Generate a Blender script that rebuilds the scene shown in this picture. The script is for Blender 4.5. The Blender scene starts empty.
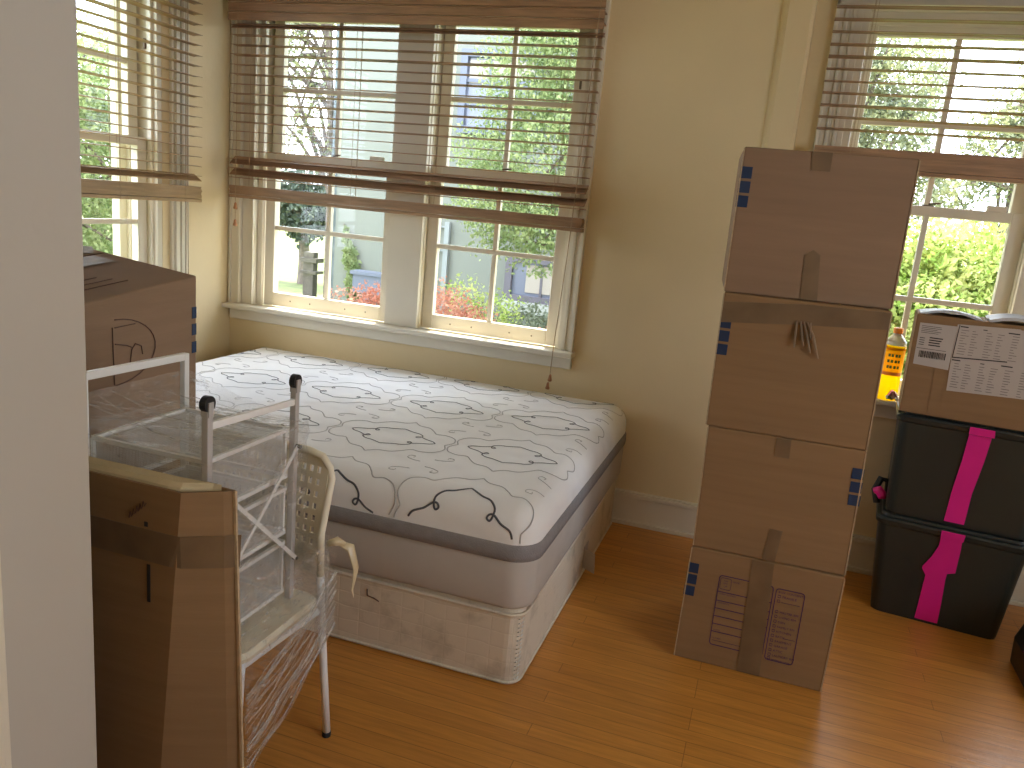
import bpy, bmesh, math, random
import numpy as np
from mathutils import Vector, Matrix
random.seed(7)
COL = bpy.context.scene.collection
R = math.radians
YW = 3.654      # inner face of the window wall
XW = -2.78      # inner face of the left wall
# ------------------------------------------------------------------ materials
def nt(name):
    m = bpy.data.materials.new(name); m.use_nodes = True
    t = m.node_tree; b = t.nodes['Principled BSDF']
    return m, t, b
def setc(b, c, rough, metal=0.0, spec=0.5):
    b.inputs['Base Color'].default_value = (*c, 1); b.inputs['Roughness'].default_value = rough
    b.inputs['Metallic'].default_value = metal; b.inputs['Specular IOR Level'].default_value = spec
def coords(t, scale=(1,1,1), kind='Object'):
    tc = t.nodes.new('ShaderNodeTexCoord'); mp = t.nodes.new('ShaderNodeMapping')
    mp.inputs['Scale'].default_value = scale
    t.links.new(tc.outputs[kind], mp.inputs['Vector']); return mp.outputs['Vector']
def noise(t, vec, scale, detail=3, rough=.5):
    n = t.nodes.new('ShaderNodeTexNoise'); n.inputs['Scale'].default_value = scale
    n.inputs['Detail'].default_value = detail; n.inputs['Roughness'].default_value = rough
    t.links.new(vec, n.inputs['Vector']); return n.outputs['Fac']
def ramp(t, fac, stops):
    r = t.nodes.new('ShaderNodeValToRGB'); e = r.color_ramp.elements
    while len(e) < len(stops): e.new(.5)
    for i, (p, c) in enumerate(stops): e[i].position = p; e[i].color = (*c, 1)
    t.links.new(fac, r.inputs['Fac']); return r.outputs['Color']
def bump(t, b, fac, strength, dist=.01):
    n = t.nodes.new('ShaderNodeBump'); n.inputs['Strength'].default_value = strength
    n.inputs['Distance'].default_value = dist
    t.links.new(fac, n.inputs['Height']); t.links.new(n.outputs['Normal'], b.inputs['Normal'])
def mat(name, c, rough=.6, metal=0, spec=.5, var=0, vscale=4, stretch=(1,1,1), bmp=0, bscale=60, bdist=.004):
    m, t, b = nt(name); setc(b, c, rough, metal, spec)
    if var:
        v = coords(t, stretch); f = noise(t, v, vscale, 4)
        lo = tuple(max(0, x*(1-var)) for x in c); hi = tuple(min(1, x*(1+var)) for x in c)
        t.links.new(ramp(t, f, [(.3, lo), (.7, hi)]), b.inputs['Base Color'])
    if bmp:
        v = coords(t, stretch); bump(t, b, noise(t, v, bscale, 3), bmp, bdist)
    return m
M = {}
M['plaster'] = mat('cream_plaster', (.73,.59,.35), .7, var=.04, vscale=2, bmp=.25, bscale=25, bdist=.006)
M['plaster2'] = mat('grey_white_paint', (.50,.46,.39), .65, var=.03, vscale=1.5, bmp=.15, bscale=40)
M['ceiling'] = mat('ceiling_paint', (.75,.70,.58), .8, bmp=.1)
M['trim'] = mat('white_gloss_trim', (.72,.66,.53), .35, bmp=.08, bscale=30, var=.03)
M['exttrim'] = mat('exterior_trim', (.72,.66,.50), .6)
M['blind'] = mat('blind_wood', (.37,.22,.125), .45, var=.25, vscale=6, stretch=(1,12,12))
M['blindy'] = mat('blind_wood_left', (.42,.28,.15), .45, var=.2, vscale=6, stretch=(12,1,12))
M['cord'] = mat('cord', (.42,.30,.18), .8, bmp=.5, bscale=400)
M['tassel'] = mat('tassel_wood', (.38,.16,.06), .5, var=.2, vscale=40)
M['card'] = mat('cardboard', (.27,.165,.082), .75, spec=.25, var=.07, vscale=3, stretch=(1,1,14), bmp=.12, bscale=30)
M['cardp'] = mat('cardboard_pinkish', (.27,.175,.11), .75, spec=.25, var=.08, vscale=3, stretch=(1,1,10), bmp=.12, bscale=30)
M['cardedge'] = mat('cardboard_edge', (.46,.34,.21), .8, var=.15, vscale=80)
M['tape'] = mat('packing_tape', (.17,.11,.06), .42, var=.15, vscale=12, bmp=.3, bscale=25)
M['blue'] = mat('blue_print', (.008,.028,.085), .6, var=.1, vscale=60)
M['purple'] = mat('purple_ink', (.07,.02,.10), .7, var=.1, vscale=60)
M['ink'] = mat('black_ink', (.02,.018,.018), .6, var=.1, vscale=60)
M['pen'] = mat('marker_pen', (.10,.045,.03), .7, var=.1, vscale=60)
M['paper'] = mat('label_paper', (.50,.455,.42), .6, var=.03, vscale=10, bmp=.1)
M['greyink'] = mat('grey_ink', (.20,.18,.17), .7, var=.1, vscale=60)
M['white_metal'] = mat('white_metal', (.86,.86,.85), .35, var=.03, bmp=.05)
M['grey_metal'] = mat('grey_metal', (.55,.54,.53), .4, metal=.2, bmp=.1)
M['rubber'] = mat('black_rubber', (.02,.02,.022), .45, bmp=.1)
M['chair'] = mat('cream_plastic', (.82,.76,.60), .45, bmp=.15, bscale=15)
M['bin'] = mat('black_plastic', (.022,.028,.026), .38, bmp=.15, bscale=12, var=.1)
M['pink'] = mat('pink_tape', (.80,.012,.30), .35, bmp=.4, bscale=18, var=.08)
M['foam'] = mat('cream_foam', (.62,.50,.30), .8, bmp=.6, bscale=22, var=.12, vscale=8)
M['mattwhite'] = None
M['band'] = mat('grey_knit_band', (.26,.245,.25), .9, bmp=.5, bscale=220, var=.08, vscale=30)
M['base_knit'] = mat('light_grey_knit', (.50,.46,.42), .85, bmp=.35, bscale=9, var=.05, vscale=6)
M['embdark'] = mat('dark_embroidery', (.10,.105,.125), .7, bmp=.8, bscale=300)
M['embpale'] = mat('pale_embroidery', (.50,.49,.50), .7, bmp=.8, bscale=300)
M['spring_side'] = None
M['brass'] = mat('aged_brass', (.16,.12,.08), .4, metal=.7, bmp=.1)
M['orange'] = mat('orange_plastic', (.85,.26,.02), .4, bmp=.05)

M['whiteplastic'] = mat('white_plastic', (.8,.8,.78), .4, bmp=.05)
M['leafprint'] = mat('green_print', (.05,.16,.05), .6, bmp=.05)
M['pinkprint'] = mat('rose_print', (.85,.18,.26), .5, bmp=.05)
M['greyenv'] = mat('grey_envelope', (.50,.52,.56), .5, bmp=.3, bscale=10)
# outside
M['stucco'] = mat('grey_green_stucco', (.175,.185,.16), .9, var=.05, vscale=2, bmp=.3, bscale=20)
M['ledge'] = mat('ledge_white', (.34,.35,.33), .8, bmp=.1)
M['bluewin'] = mat('slate_blue_frame', (.11,.125,.17), .5, bmp=.1)
M['winpane'] = mat('far_pane', (.15,.165,.22), .15, bmp=.05)
M['winblind'] = mat('far_window_blind', (.33,.29,.25), .7, bmp=.1)
M['darkwin'] = mat('dark_window_frame', (.10,.09,.11), .5, bmp=.1)
M['pipe'] = mat('grey_pipe', (.22,.24,.24), .6, bmp=.1)
M['grass'] = mat('lawn_grass', (.11,.135,.03), .95, var=.4, vscale=2.5, bmp=.8, bscale=30)
M['bark'] = mat('bark', (.14,.11,.09), .9, var=.3, vscale=20, bmp=.9, bscale=30)
M['wooddark'] = mat('weathered_wood', (.10,.085,.07), .8, var=.25, vscale=12, bmp=.4)
M['shade'] = mat('dark_shingle', (.10,.12,.125), .9, var=.3, vscale=12, bmp=.5, bscale=30)
M['added_eave'] = mat('added_eave_paint', (.55,.50,.40), .8, bmp=.1)
def leafmat(name, c1, c2, trans=.45):
    m, t, b = nt(name); setc(b, c1, .55, spec=.3)
    v = coords(t); f = noise(t, v, 5, 2)
    col = ramp(t, f, [(.35, c1), (.65, c2)])
    t.links.new(col, b.inputs['Base Color'])
    tr = t.nodes.new('ShaderNodeBsdfTranslucent'); t.links.new(col, tr.inputs['Color'])
    mx = t.nodes.new('ShaderNodeMixShader'); mx.inputs[0].default_value = trans
    out = t.nodes['Material Output']
    t.links.new(b.outputs[0], mx.inputs[1]); t.links.new(tr.outputs[0], mx.inputs[2]); t.links.new(mx.outputs[0], out.inputs['Surface'])
    return m
M['leaf'] = leafmat('maple_leaf', (.18,.25,.10), (.34,.39,.18))
M['leaf2'] = leafmat('pale_leaf', (.17,.20,.13), (.31,.32,.15))
M['leafy'] = leafmat('bright_leaf', (.22,.34,.06), (.50,.52,.20))
M['leafdark'] = leafmat('dark_leaf', (.05,.07,.05), (.09,.115,.08), .2)
M['leafred'] = leafmat('red_leaf', (.38,.14,.09), (.48,.26,.18))
M['leafgrey'] = leafmat('grey_green_leaf', (.14,.17,.12), (.22,.25,.17))
M['yellowlabel'] = leafmat('orange_yellow_label', (.95,.56,.02), (.98,.64,.03), .6)
# quilted white mattress cover
m, t, b = nt('quilted_white_cover'); setc(b, (.88,.88,.885), .85, spec=.2)
v = coords(t); vo = t.nodes.new('ShaderNodeTexVoronoi'); vo.feature = 'SMOOTH_F1'; vo.inputs['Scale'].default_value = 9; t.links.new(v, vo.inputs['Vector'])
bump(t, b, vo.outputs['Distance'], .35, .02); M['mattwhite'] = m
# box-spring damask : soft square quilting with stains towards the floor and corner
m, t, b = nt('damask_ticking'); setc(b, (.55,.48,.38), .85, spec=.2)
v = coords(t); br = t.nodes.new('ShaderNodeTexBrick'); t.links.new(v, br.inputs['Vector'])
tc = t.nodes.new('ShaderNodeTexCoord'); sx = t.nodes.new('ShaderNodeSeparateXYZ'); t.links.new(tc.outputs['Object'], sx.inputs[0])
ad = t.nodes.new('ShaderNodeMath'); ad.operation = 'ADD'; t.links.new(sx.outputs[0], ad.inputs[0]); t.links.new(sx.outputs[1], ad.inputs[1])
cb = t.nodes.new('ShaderNodeCombineXYZ'); t.links.new(ad.outputs[0], cb.inputs[0]); t.links.new(sx.outputs[2], cb.inputs[1])
nz = noise(t, v, 6, 2); mm = t.nodes.new('ShaderNodeMath'); mm.operation = 'MULTIPLY_ADD'; mm.inputs[1].default_value = .035
t.links.new(nz, mm.inputs[0]); t.links.new(sx.outputs[2], mm.inputs[2]); t.links.new(mm.outputs[0], cb.inputs[1])
t.links.new(cb.outputs[0], br.inputs['Vector'])
br.inputs['Scale'].default_value = 1; br.inputs['Brick Width'].default_value = .075; br.inputs['Row Height'].default_value = .048
br.inputs['Mortar Size'].default_value = .004; br.inputs['Mortar Smooth'].default_value = 1; br.offset = 0
br.inputs['Color1'].default_value = (1,1,1,1); br.inputs['Color2'].default_value = (.9,.9,.9,1); br.inputs['Mortar'].default_value = (.2,.2,.2,1)
bump(t, b, br.outputs['Color'], .22, .004)
st = ramp(t, noise(t, v, 7, 5, .65), [(.34, (.55,.48,.38)), (.48, (.72,.64,.52))])
t.links.new(st, b.inputs['Base Color']); M['spring_side'] = m
# floor boards along X
m, t, b = nt('oak_strip_floor'); setc(b, (.5,.25,.08), .32, spec=.5)
v = coords(t); br = t.nodes.new('ShaderNodeTexBrick'); t.links.new(v, br.inputs['Vector'])
br.inputs['Scale'].default_value = 1; br.inputs['Brick Width'].default_value = 1.15; br.inputs['Row Height'].default_value = .057
br.inputs['Mortar Size'].default_value = .0012; br.inputs['Mortar Smooth'].default_value = .1; br.offset = .37; br.offset_frequency = 3
br.inputs['Color1'].default_value = (.66,.30,.06,1); br.inputs['Color2'].default_value = (.58,.255,.05,1); br.inputs['Mortar'].default_value = (.36,.15,.03,1)
vg = coords(t, (1.5, 22, 1)); g = noise(t, vg, 4, 6, .6)
gr = ramp(t, g, [(.3, (.80,.76,.70)), (.7, (1.1,1.08,1.05))])
mx = t.nodes.new('ShaderNodeMix'); mx.data_type = 'RGBA'; mx.blend_type = 'MULTIPLY'; mx.inputs[0].default_value = 1
t.links.new(br.outputs['Color'], mx.inputs[6]); t.links.new(gr, mx.inputs[7]); t.links.new(mx.outputs[2], b.inputs['Base Color'])
bump(t, b, noise(t, coords(t, (1, 10, 1)), 5, 2), .08, .01); M['floor'] = m
# transparent mixes
def see(name, c, fac, rough=.1, gloss=True, wr=None, stretch=(1,1,1)):
    m = bpy.data.materials.new(name); m.use_nodes = True; t = m.node_tree
    t.nodes.remove(t.nodes['Principled BSDF']); out = t.nodes['Material Output']
    tr = t.nodes.new('ShaderNodeBsdfTransparent'); gl = t.nodes.new('ShaderNodeBsdfGlossy'); gl.inputs['Roughness'].default_value = rough
    gl.inputs['Color'].default_value = (*c, 1); mx = t.nodes.new('ShaderNodeMixShader'); mx.inputs[0].default_value = fac
    t.links.new(tr.outputs[0], mx.inputs[1]); t.links.new(gl.outputs[0], mx.inputs[2])
    if wr:
        v = coords(t, stretch); n = noise(t, v, wr, 5, .6)
        bp = t.nodes.new('ShaderNodeBump'); bp.inputs['Strength'].default_value = 1; bp.inputs['Distance'].default_value = .02
        t.links.new(n, bp.inputs['Height']); t.links.new(bp.outputs[0], gl.inputs['Normal'])
        df = t.nodes.new('ShaderNodeBsdfDiffuse'); df.inputs['Color'].default_value = (.85,.83,.80,1)
        m2 = t.nodes.new('ShaderNodeMixShader'); n2 = noise(t, v, wr*1.7, 6, .7)
        rr = ramp(t, n2, [(.54, (.02,)*3), (.74, (.5,)*3)])
        t.links.new(rr, m2.inputs[0]); t.links.new(mx.outputs[0], m2.inputs[1]); t.links.new(df.outputs[0], m2.inputs[2])
        t.links.new(m2.outputs[0], out.inputs['Surface'])
    else: t.links.new(mx.outputs[0], out.inputs['Surface'])
    return m
M['glass'] = see('window_glass', (1,1,1), .012, .02)
M['film'] = see('stretch_film', (1,1,1), .13, .12, wr=14, stretch=(1,1,3))
M['film2'] = see('stretch_film_bunched', (1,1,1), .22, .18, wr=22, stretch=(1,1,5))
def gridmat(name, axes):
    m, t, b = nt(name); setc(b, (.66,.67,.68), .4)
    out = t.nodes['Material Output']; tc = t.nodes.new('ShaderNodeTexCoord'); s = t.nodes.new('ShaderNodeSeparateXYZ'); t.links.new(tc.outputs['Object'], s.inputs[0])
    prev = None
    for a in axes:
        mu = t.nodes.new('ShaderNodeMath'); mu.operation = 'MULTIPLY'; mu.inputs[1].default_value = 1/.0042; t.links.new(s.outputs[a], mu.inputs[0])
        fr = t.nodes.new('ShaderNodeMath'); fr.operation = 'FRACT'; t.links.new(mu.outputs[0], fr.inputs[0])
        lt = t.nodes.new('ShaderNodeMath'); lt.operation = 'LESS_THAN'; lt.inputs[1].default_value = .26; t.links.new(fr.outputs[0], lt.inputs[0])
        if prev is None: prev = lt
        else:
            mxx = t.nodes.new('ShaderNodeMath'); mxx.operation = 'MAXIMUM'; t.links.new(prev.outputs[0], mxx.inputs[0]); t.links.new(lt.outputs[0], mxx.inputs[1]); prev = mxx
    tr = t.nodes.new('ShaderNodeBsdfTransparent'); mx = t.nodes.new('ShaderNodeMixShader')
    t.links.new(prev.outputs[0], mx.inputs[0]); t.links.new(tr.outputs[0], mx.inputs[1]); t.links.new(b.outputs[0], mx.inputs[2]); t.links.new(mx.outputs[0], out.inputs['Surface'])
    return m
M['mesh_yz'] = gridmat('wire_mesh_side', (1,2)); M['mesh_xz'] = gridmat('wire_mesh_front', (0,2)); M['mesh_xy'] = gridmat('wire_mesh_flat', (0,1))
m = leafmat('yellow_cleaner', (.95,.74,.02), (.98,.80,.03), .75); t = m.node_tree; b = t.nodes['Principled BSDF']; b.inputs['Roughness'].default_value = .15; M['yellow'] = m
v = coords(t); bump(t, b, noise(t, v, 20), .1)
m, t, b = nt('clear_plastic_neck'); setc(b, (.92,.85,.70), .2); b.inputs['Transmission Weight'].default_value = .4; M['clear'] = m
# ------------------------------------------------------------------ mesh helpers
ORG = {}
class MB:
    def __init__(s): s.v = []; s.f = []; s.pc = []
    def add(s, vs, fs):
        n = len(s.v); s.pc.append((n, len(s.f), len(vs), len(fs))); s.v += [tuple(p) for p in vs]; s.f += [tuple(i+n for i in f) for f in fs]; return s
    def hexa(s, p):   # p: 4 bottom (ccw) + 4 top
        return s.add(p, [(3,2,1,0),(4,5,6,7),(0,1,5,4),(1,2,6,5),(2,3,7,6),(3,0,4,7)])
    def box(s, x0,x1,y0,y1,z0,z1):
        return s.hexa([(x0,y0,z0),(x1,y0,z0),(x1,y1,z0),(x0,y1,z0),(x0,y0,z1),(x1,y0,z1),(x1,y1,z1),(x0,y1,z1)])
    def prism(s, pts, z0, z1, sh=(0,0)):
        n = len(pts)
        vs = [(x,y,z0) for x,y in pts] + [(x+sh[0],y+sh[1],z1) for x,y in pts]
        return s.add(vs, [tuple(range(n))[::-1], tuple(range(n,2*n))] + [(i,(i+1)%n,n+(i+1)%n,n+i) for i in range(n)])
    def tube(s, pts, r, n=8, closed=False, flat=1.0):
        pts = [Vector(p) for p in pts]; L = len(pts); rs = [float(q) for q in r] if isinstance(r, (list,tuple)) else [r]*L
        ring = []; up = None
        for i, p in enumerate(pts):
            a = pts[max(i-1,0)] if not closed else pts[i-1]; b_ = pts[min(i+1,L-1)] if not closed else pts[(i+1)%L]
            d = (b_-a).normalized()
            if up is None: up = d.orthogonal().normalized()
            up = (up - d*up.dot(d)); up = up.normalized() if up.length > 1e-6 else d.orthogonal().normalized()
            w = d.cross(up)
            ring.append([p + rs[i]*(math.cos(2*math.pi*k/n)*up + flat*math.sin(2*math.pi*k/n)*w) for k in range(n)])
        vs = [tuple(q) for rr in ring for q in rr]; fs = []
        for i in range(L if closed else L-1):
            j = (i+1) % L
            for k in range(n): fs.append((i*n+k, i*n+(k+1)%n, j*n+(k+1)%n, j*n+k))
        if not closed: fs += [tuple(range(n))[::-1], tuple(range((L-1)*n, L*n))]
        return s.add(vs, fs)
    def bar(s, a, b, w, h=None, up=(0,0,1)):    # square bar from a to b
        a = Vector(a); b = Vector(b); h = h or w; d = (b-a).normalized(); u = Vector(up)
        if abs(d.dot(u)) > .98: u = Vector((1,0,0))
        sd = d.cross(u).normalized(); u = sd.cross(d)
        c = [(-1,-1),(1,-1),(1,1),(-1,1)]
        return s.hexa([a+sd*x*w/2+u*y*h/2 for x,y in c] + [b+sd*x*w/2+u*y*h/2 for x,y in c])
    def lathe(s, prof, cx, cy, n=24):
        vs = []; fs = []
        for r, z in prof: vs += [(cx+r*math.cos(2*math.pi*k/n), cy+r*math.sin(2*math.pi*k/n), z) for k in range(n)]
        for i in range(len(prof)-1):
            for k in range(n): fs.append((i*n+k, i*n+(k+1)%n, (i+1)*n+(k+1)%n, (i+1)*n+k))
        fs += [tuple(range(n))[::-1], tuple(range((len(prof)-1)*n, len(prof)*n))]
        return s.add(vs, fs)
    def grid(s, fn, nu, nv):
        vs = [fn(i/nu, j/nv) for j in range(nv+1) for i in range(nu+1)]
        return s.add(vs, [(j*(nu+1)+i, j*(nu+1)+i+1, (j+1)*(nu+1)+i+1, (j+1)*(nu+1)+i) for j in range(nv) for i in range(nu)])
    def xf(s, mtx): s.v = [tuple(mtx @ Vector(p)) for p in s.v]; return s
    def build(s, name, m, parent=None, bevel=0, smooth=False, fix=True, sub=0, solid=0):
        me = bpy.data.meshes.new(name); o = bpy.data.objects.new(name, me); COL.objects.link(o)
        if parent is not None:
            root = parent
            while root.parent: root = root.parent
            org = Vector(ORG[root.name]); o.parent = parent
        else:
            xs = [p[0] for p in s.v]; ys = [p[1] for p in s.v]; zs = [p[2] for p in s.v]
            org = Vector(((min(xs)+max(xs))/2, (min(ys)+max(ys))/2, min(zs))); o.location = org; ORG[o.name] = tuple(org)
        me.from_pydata([tuple(Vector(p)-org) for p in s.v], [], s.f)
        if fix:
            bm = bmesh.new(); bm.from_mesh(me); bmesh.ops.recalc_face_normals(bm, faces=bm.faces); bm.to_mesh(me); bm.free()
        if smooth:
            for p in me.polygons: p.use_smooth = True
        me.materials.append(M[m])
        if solid:
            q = o.modifiers.new('solid', 'SOLIDIFY'); q.thickness = solid
        if bevel:
            q = o.modifiers.new('bevel', 'BEVEL'); q.width = bevel; q.segments = 2; q.limit_method = 'ANGLE'
        if sub:
            q = o.modifiers.new('sub', 'SUBSURF'); q.levels = sub; q.render_levels = sub
        return o
def build_each(g, name, m, parent, per=1, **kw):
    out = []
    for i in range(0, len(g.pc), per):
        q = MB(); a = g.pc[i]; z = g.pc[min(i+per, len(g.pc))-1]
        q.v = g.v[a[0]:z[0]+z[2]]; q.f = [tuple(k-a[0] for k in f) for f in g.f[a[1]:z[1]+z[3]]]
        out.append(q.build(name, m, parent, **kw))
    return out
def tag(o, label=None, cat=None, group=None, kind=None):
    if label: o['label'] = label
    if cat: o['category'] = cat
    if group: o['group'] = group
    if kind: o['kind'] = kind
    return o
def empty(name, loc, label=None, cat=None, group=None, kind=None):
    o = bpy.data.objects.new(name, None); COL.objects.link(o); o.location = loc; ORG[o.name] = tuple(loc); o.empty_display_size = .1
    return tag(o, label, cat, group, kind)
def rotz(cx, cy, deg): return Matrix.Translation((cx,cy,0)) @ Matrix.Rotation(R(deg), 4, 'Z') @ Matrix.Translation((-cx,-cy,0))
def fontmb(txt, size, ex=.0):
    cu = bpy.data.curves.new('txt', 'FONT'); cu.body = txt; cu.size = size; cu.extrude = ex; cu.fill_mode = 'FRONT'; cu.resolution_u = 2
    o = bpy.data.objects.new('txt', cu); COL.objects.link(o); bpy.context.view_layer.update()
    me = bpy.data.meshes.new_from_object(o.evaluated_get(bpy.context.evaluated_depsgraph_get()))
    vs = [tuple(v.co) for v in me.vertices]; fs = [tuple(p.vertices) for p in me.polygons]
    bpy.data.objects.remove(o); bpy.data.meshes.remove(me); bpy.data.curves.remove(cu)
    return vs, fs

# ------------------------------------------------------------------ room shell
XR, YF, ZC = 2.7, -1.5, 2.75
g = MB().box(XW-.2, XR+.2, YF-.2, YW+.2, -.12, 0); tag(g.build('floor', 'floor'), kind='structure')
g = MB().box(XW-.2, XR+.2, YF-.2, YW+.2, ZC, ZC+.15); tag(g.build('ceiling', 'ceiling'), kind='structure')
WT = .2
def wall_holes(T, u0, u1, holes):      # holes (ua,ub,za,zb)
    g = MB(); cur = u0
    def bx(a,b,c,d):
        g.hexa([T(*q) for q in [(a,0,c),(b,0,c),(b,WT,c),(a,WT,c),(a,0,d),(b,0,d),(b,WT,d),(a,WT,d)]])
    for ua,ub,za,zb in holes:
        bx(cur, ua, 0, ZC); bx(ua, ub, 0, za); bx(ua, ub, zb, ZC); cur = ub
    bx(cur, u1, 0, ZC); return g
TB = lambda u,d,z: (u, YW+d, z)
TL = lambda u,d,z: (XW-d, u, z)
ZS, ZT = .765, 2.33
tag(wall_holes(TB, XW-.2, XR+.2, [(-2.66,-.905,ZS,ZT),(.165,1.83,ZS,ZT)]).build('wall_back', 'plaster'), kind='structure')
tag(wall_holes(TL, YF-.2, YW, [(2.05,3.15,ZS,ZT)]).build('wall_left', 'plaster'), kind='structure')
TR = lambda u,d,z: (XR+d, u, z)
TF = lambda u,d,z: (u, YF-d, z)
tag(wall_holes(TR, YF-.2, YW, [(-.4,1.6,.8,2.35)]).build('wall_right', 'plaster'), kind='structure')  # opening is for the added daylight window
g = MB().box(XW, XR, YF-.2, YF, 0, ZC); tag(g.build('wall_front', 'plaster'), kind='structure')
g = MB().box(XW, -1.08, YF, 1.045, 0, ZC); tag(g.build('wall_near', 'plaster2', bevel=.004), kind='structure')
# shallow chase between the windows
g = MB().prism([(-.145,YW),(-.135,YW-.018),(-.118,YW-.03),(-.03,YW-.034),(-.016,YW-.028),(-.012,YW)], 0, ZC); tag(g.build('trim_1', 'plaster', smooth=False), kind='structure')
# door casing at the bottom left
g = MB().box(-1.08,-1.062,.70,.855,0,2.1).box(-1.062,-1.05,.72,.835,0,2.1); tag(g.build('trim_2', 'trim', bevel=.003), kind='structure')
def baseboard(name, T, u0, u1, h=.165):
    g = MB()
    def bx(a,b,d0,c,d):
        g.hexa([T(*q) for q in [(a,-d0,c),(b,-d0,c),(b,0,c),(a,0,c),(a,-d0,d),(b,-d0,d),(b,0,d),(a,0,d)]])
    bx(u0,u1,.018,0,h-.025); bx(u0,u1,.024,h-.03,h-.008); bx(u0,u1,.012,h-.008,h); bx(u0,u1,.034,0,.02)
    tag(g.build(name, 'trim', bevel=.003), kind='structure')
baseboard('baseboard_back', TB, XW, XR); baseboard('baseboard_left', TL, 1.045, YW-.04)

# ------------------------------------------------------------------ windows
def window(name, T, sashes, cas_l, cas_r, o0, o1, split, sill=(0,0), locks=()):
    root = empty(name, T((o0+o1)/2, 0, ZS), kind='structure')
    def B(lst, nm, mt='trim', bevel=.003, par=root):
        g = MB()
        for a,b,d0,d1,c,d in lst:
            g.hexa([T(*q) for q in [(a,d0,c),(b,d0,c),(b,d1,c),(a,d1,c),(a,d0,d),(b,d0,d),(b,d1,d),(a,d1,d)]])
        return g.build(nm, mt, par, bevel=bevel)
    # stepped casings
    def steps(a, b, lst): return [(a+(b-a)*p, a+(b-a)*q, -dd, .0, .79, ZT+.06) for p,q,dd in lst]
    B(steps(*cas_l), 'casing'); B(steps(*cas_r), 'casing')
    B([(cas_l[0], cas_r[1], -.026, 0, ZT-.005, ZT+.10), (cas_l[0]-.01, cas_r[1]+.01, -.045, 0, ZT+.10, ZT+.125)], 'head_casing')
    B([(o0,o0+.03,.0,.2,.79,ZT),(o1-.03,o1,.0,.2,.79,ZT),(o0,o1,0,.2,ZT-.02,ZT),(o0,o1,.09,.2,2.275,ZT)] , 'jamb')
    # stops next to the sashes
    lst = []
    for a,b in sashes: lst += [(a-.028,a,.02,.045,.79,ZT-.02),(b,b+.028,.02,.045,.79,ZT-.02),(a,b,.02,.045,2.285,ZT-.02),
                               (a-.03,a+.012,.135,.16,.79,ZT-.02),(b-.012,b+.03,.135,.16,.79,ZT-.02)]
    B(lst, 'stop')
    B([(sill[0],sill[1],-.075,0,ZS,.79),(o0,o1,0,.22,ZS-.005,.785)], 'stool', bevel=.006)
    B([(sill[0]+.012,sill[1]-.012,-.022,0,.705,ZS)], 'apron')
    B([(o0-.08,o1+.08,.2,.29,ZS-.05,ZS),(o0-.1,o0-.0,.2,.235,ZS,ZT+.1),(o1,o1+.1,.2,.235,ZS,ZT+.1),(o0-.1,o1+.1,.2,.235,ZT,ZT+.12)], 'exterior_casing', 'exttrim')
    if name == 'window_3': B([(3.05,3.15,.155,.2,.79,ZT)], 'blind_stop', 'exttrim')
    if split:
        B([(split[0],split[1],-.004,.2,.79,ZT)], 'mullion')
    for i,(a,b) in enumerate(sashes):
        for lv,(z0,z1,d0,muz,rb,rt) in enumerate([(.792,1.585,.048,1.205,.072,.04),(1.545,2.285,.096,1.905,.04,.05)]):
            st = .056; mu = .5*(a+b); d1 = d0+.038
            s = B([(a,a+st,d0,d1,z0,z1),(b-st,b,d0,d1,z0,z1),(a+st,b-st,d0,d1,z0,z0+rb),(a+st,b-st,d0,d1,z1-rt,z1)], 'sash')
            B([(mu-.011,mu+.011,d0+.006,d1-.004,z0+rb,z1-rt),(a+st,b-st,d0+.004,d1-.002,muz-.011,muz+.011)], 'muntin', par=s, bevel=.002)
            B([(a+st-.004,b-st+.004,d0+.017,d0+.020,z0+rb-.004,z1-rt+.004)], 'pane', 'glass', 0, par=s)
            if lv == 0:
                k = MB()
                c = Vector(T(mu-.0, d0+.02, z1))
                ux = Vector(T(1,0,0))-Vector(T(0,0,0)); ud = Vector(T(0,1,0))-Vector(T(0,0,0))
                k.bar(c-ux*.022, c+ux*.022+Vector((0,0,0)), .022, .012); k.bar(c+Vector((0,0,.01)), c+ux*.045+Vector((0,0,.016)), .008, .008)
                k.build('sash_lock', 'brass', s, bevel=.002)
                if i == 0 and name != 'window_3': B([(b-.15,b-.08,d0-.006,d0+.02,z1,z1+.022)], 'stop_block', 'trim', .002, par=s)
            if lv == 0:
                k = MB()
                for q in (.22,.38,.66,.82):
                    p = Vector(T(a+(b-a)*q, d0-.001, z0+.035)); k.bar(p, Vector(T(a+(b-a)*q, d0+.004, z0+.035)), .007)
                build_each(k, 'screw', 'brass', s)
    # frame keepers for the sash cords
    for a,b in sashes:
        k = MB(); p = Vector(T(b-.002, .05, 1.99)) if name != 'window_1' else Vector(T(b-.01,.04,1.99 if b > -1.2 else 1.67))
        k.bar(p-Vector((0,0,.022)), p+Vector((0,0,.022)), .012, .01); k.build('latch', 'brass', root, bevel=.002)
    return root
window('window_1', TB, [(-2.60,-1.85),(-1.665,-.952)], (-2.778,-2.632,[(0,.08,.026),(.08,.14,.034),(.14,.40,.026),(.40,.52,.034),(.52,.93,.010),(.93,1,.016)]),
       (-.91,-.852,[(0,.3,.020),(.3,.7,.012),(.7,1,.032)]), -2.66,-.905, (-1.85,-1.67), (-2.779,-.842))
window('window_2', TB, [(.18,.90),(1.09,1.80)], (.062,.166,[(0,.14,.026),(.14,.34,.016),(.34,.48,.024),(.48,.62,.016),(.62,.76,.022),(.76,1,.016)]),
       (1.83,1.95,[(0,.3,.018),(.3,.7,.012),(.7,1,.032)]), .165,1.83, (.905,1.085), (.02,1.97))
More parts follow.
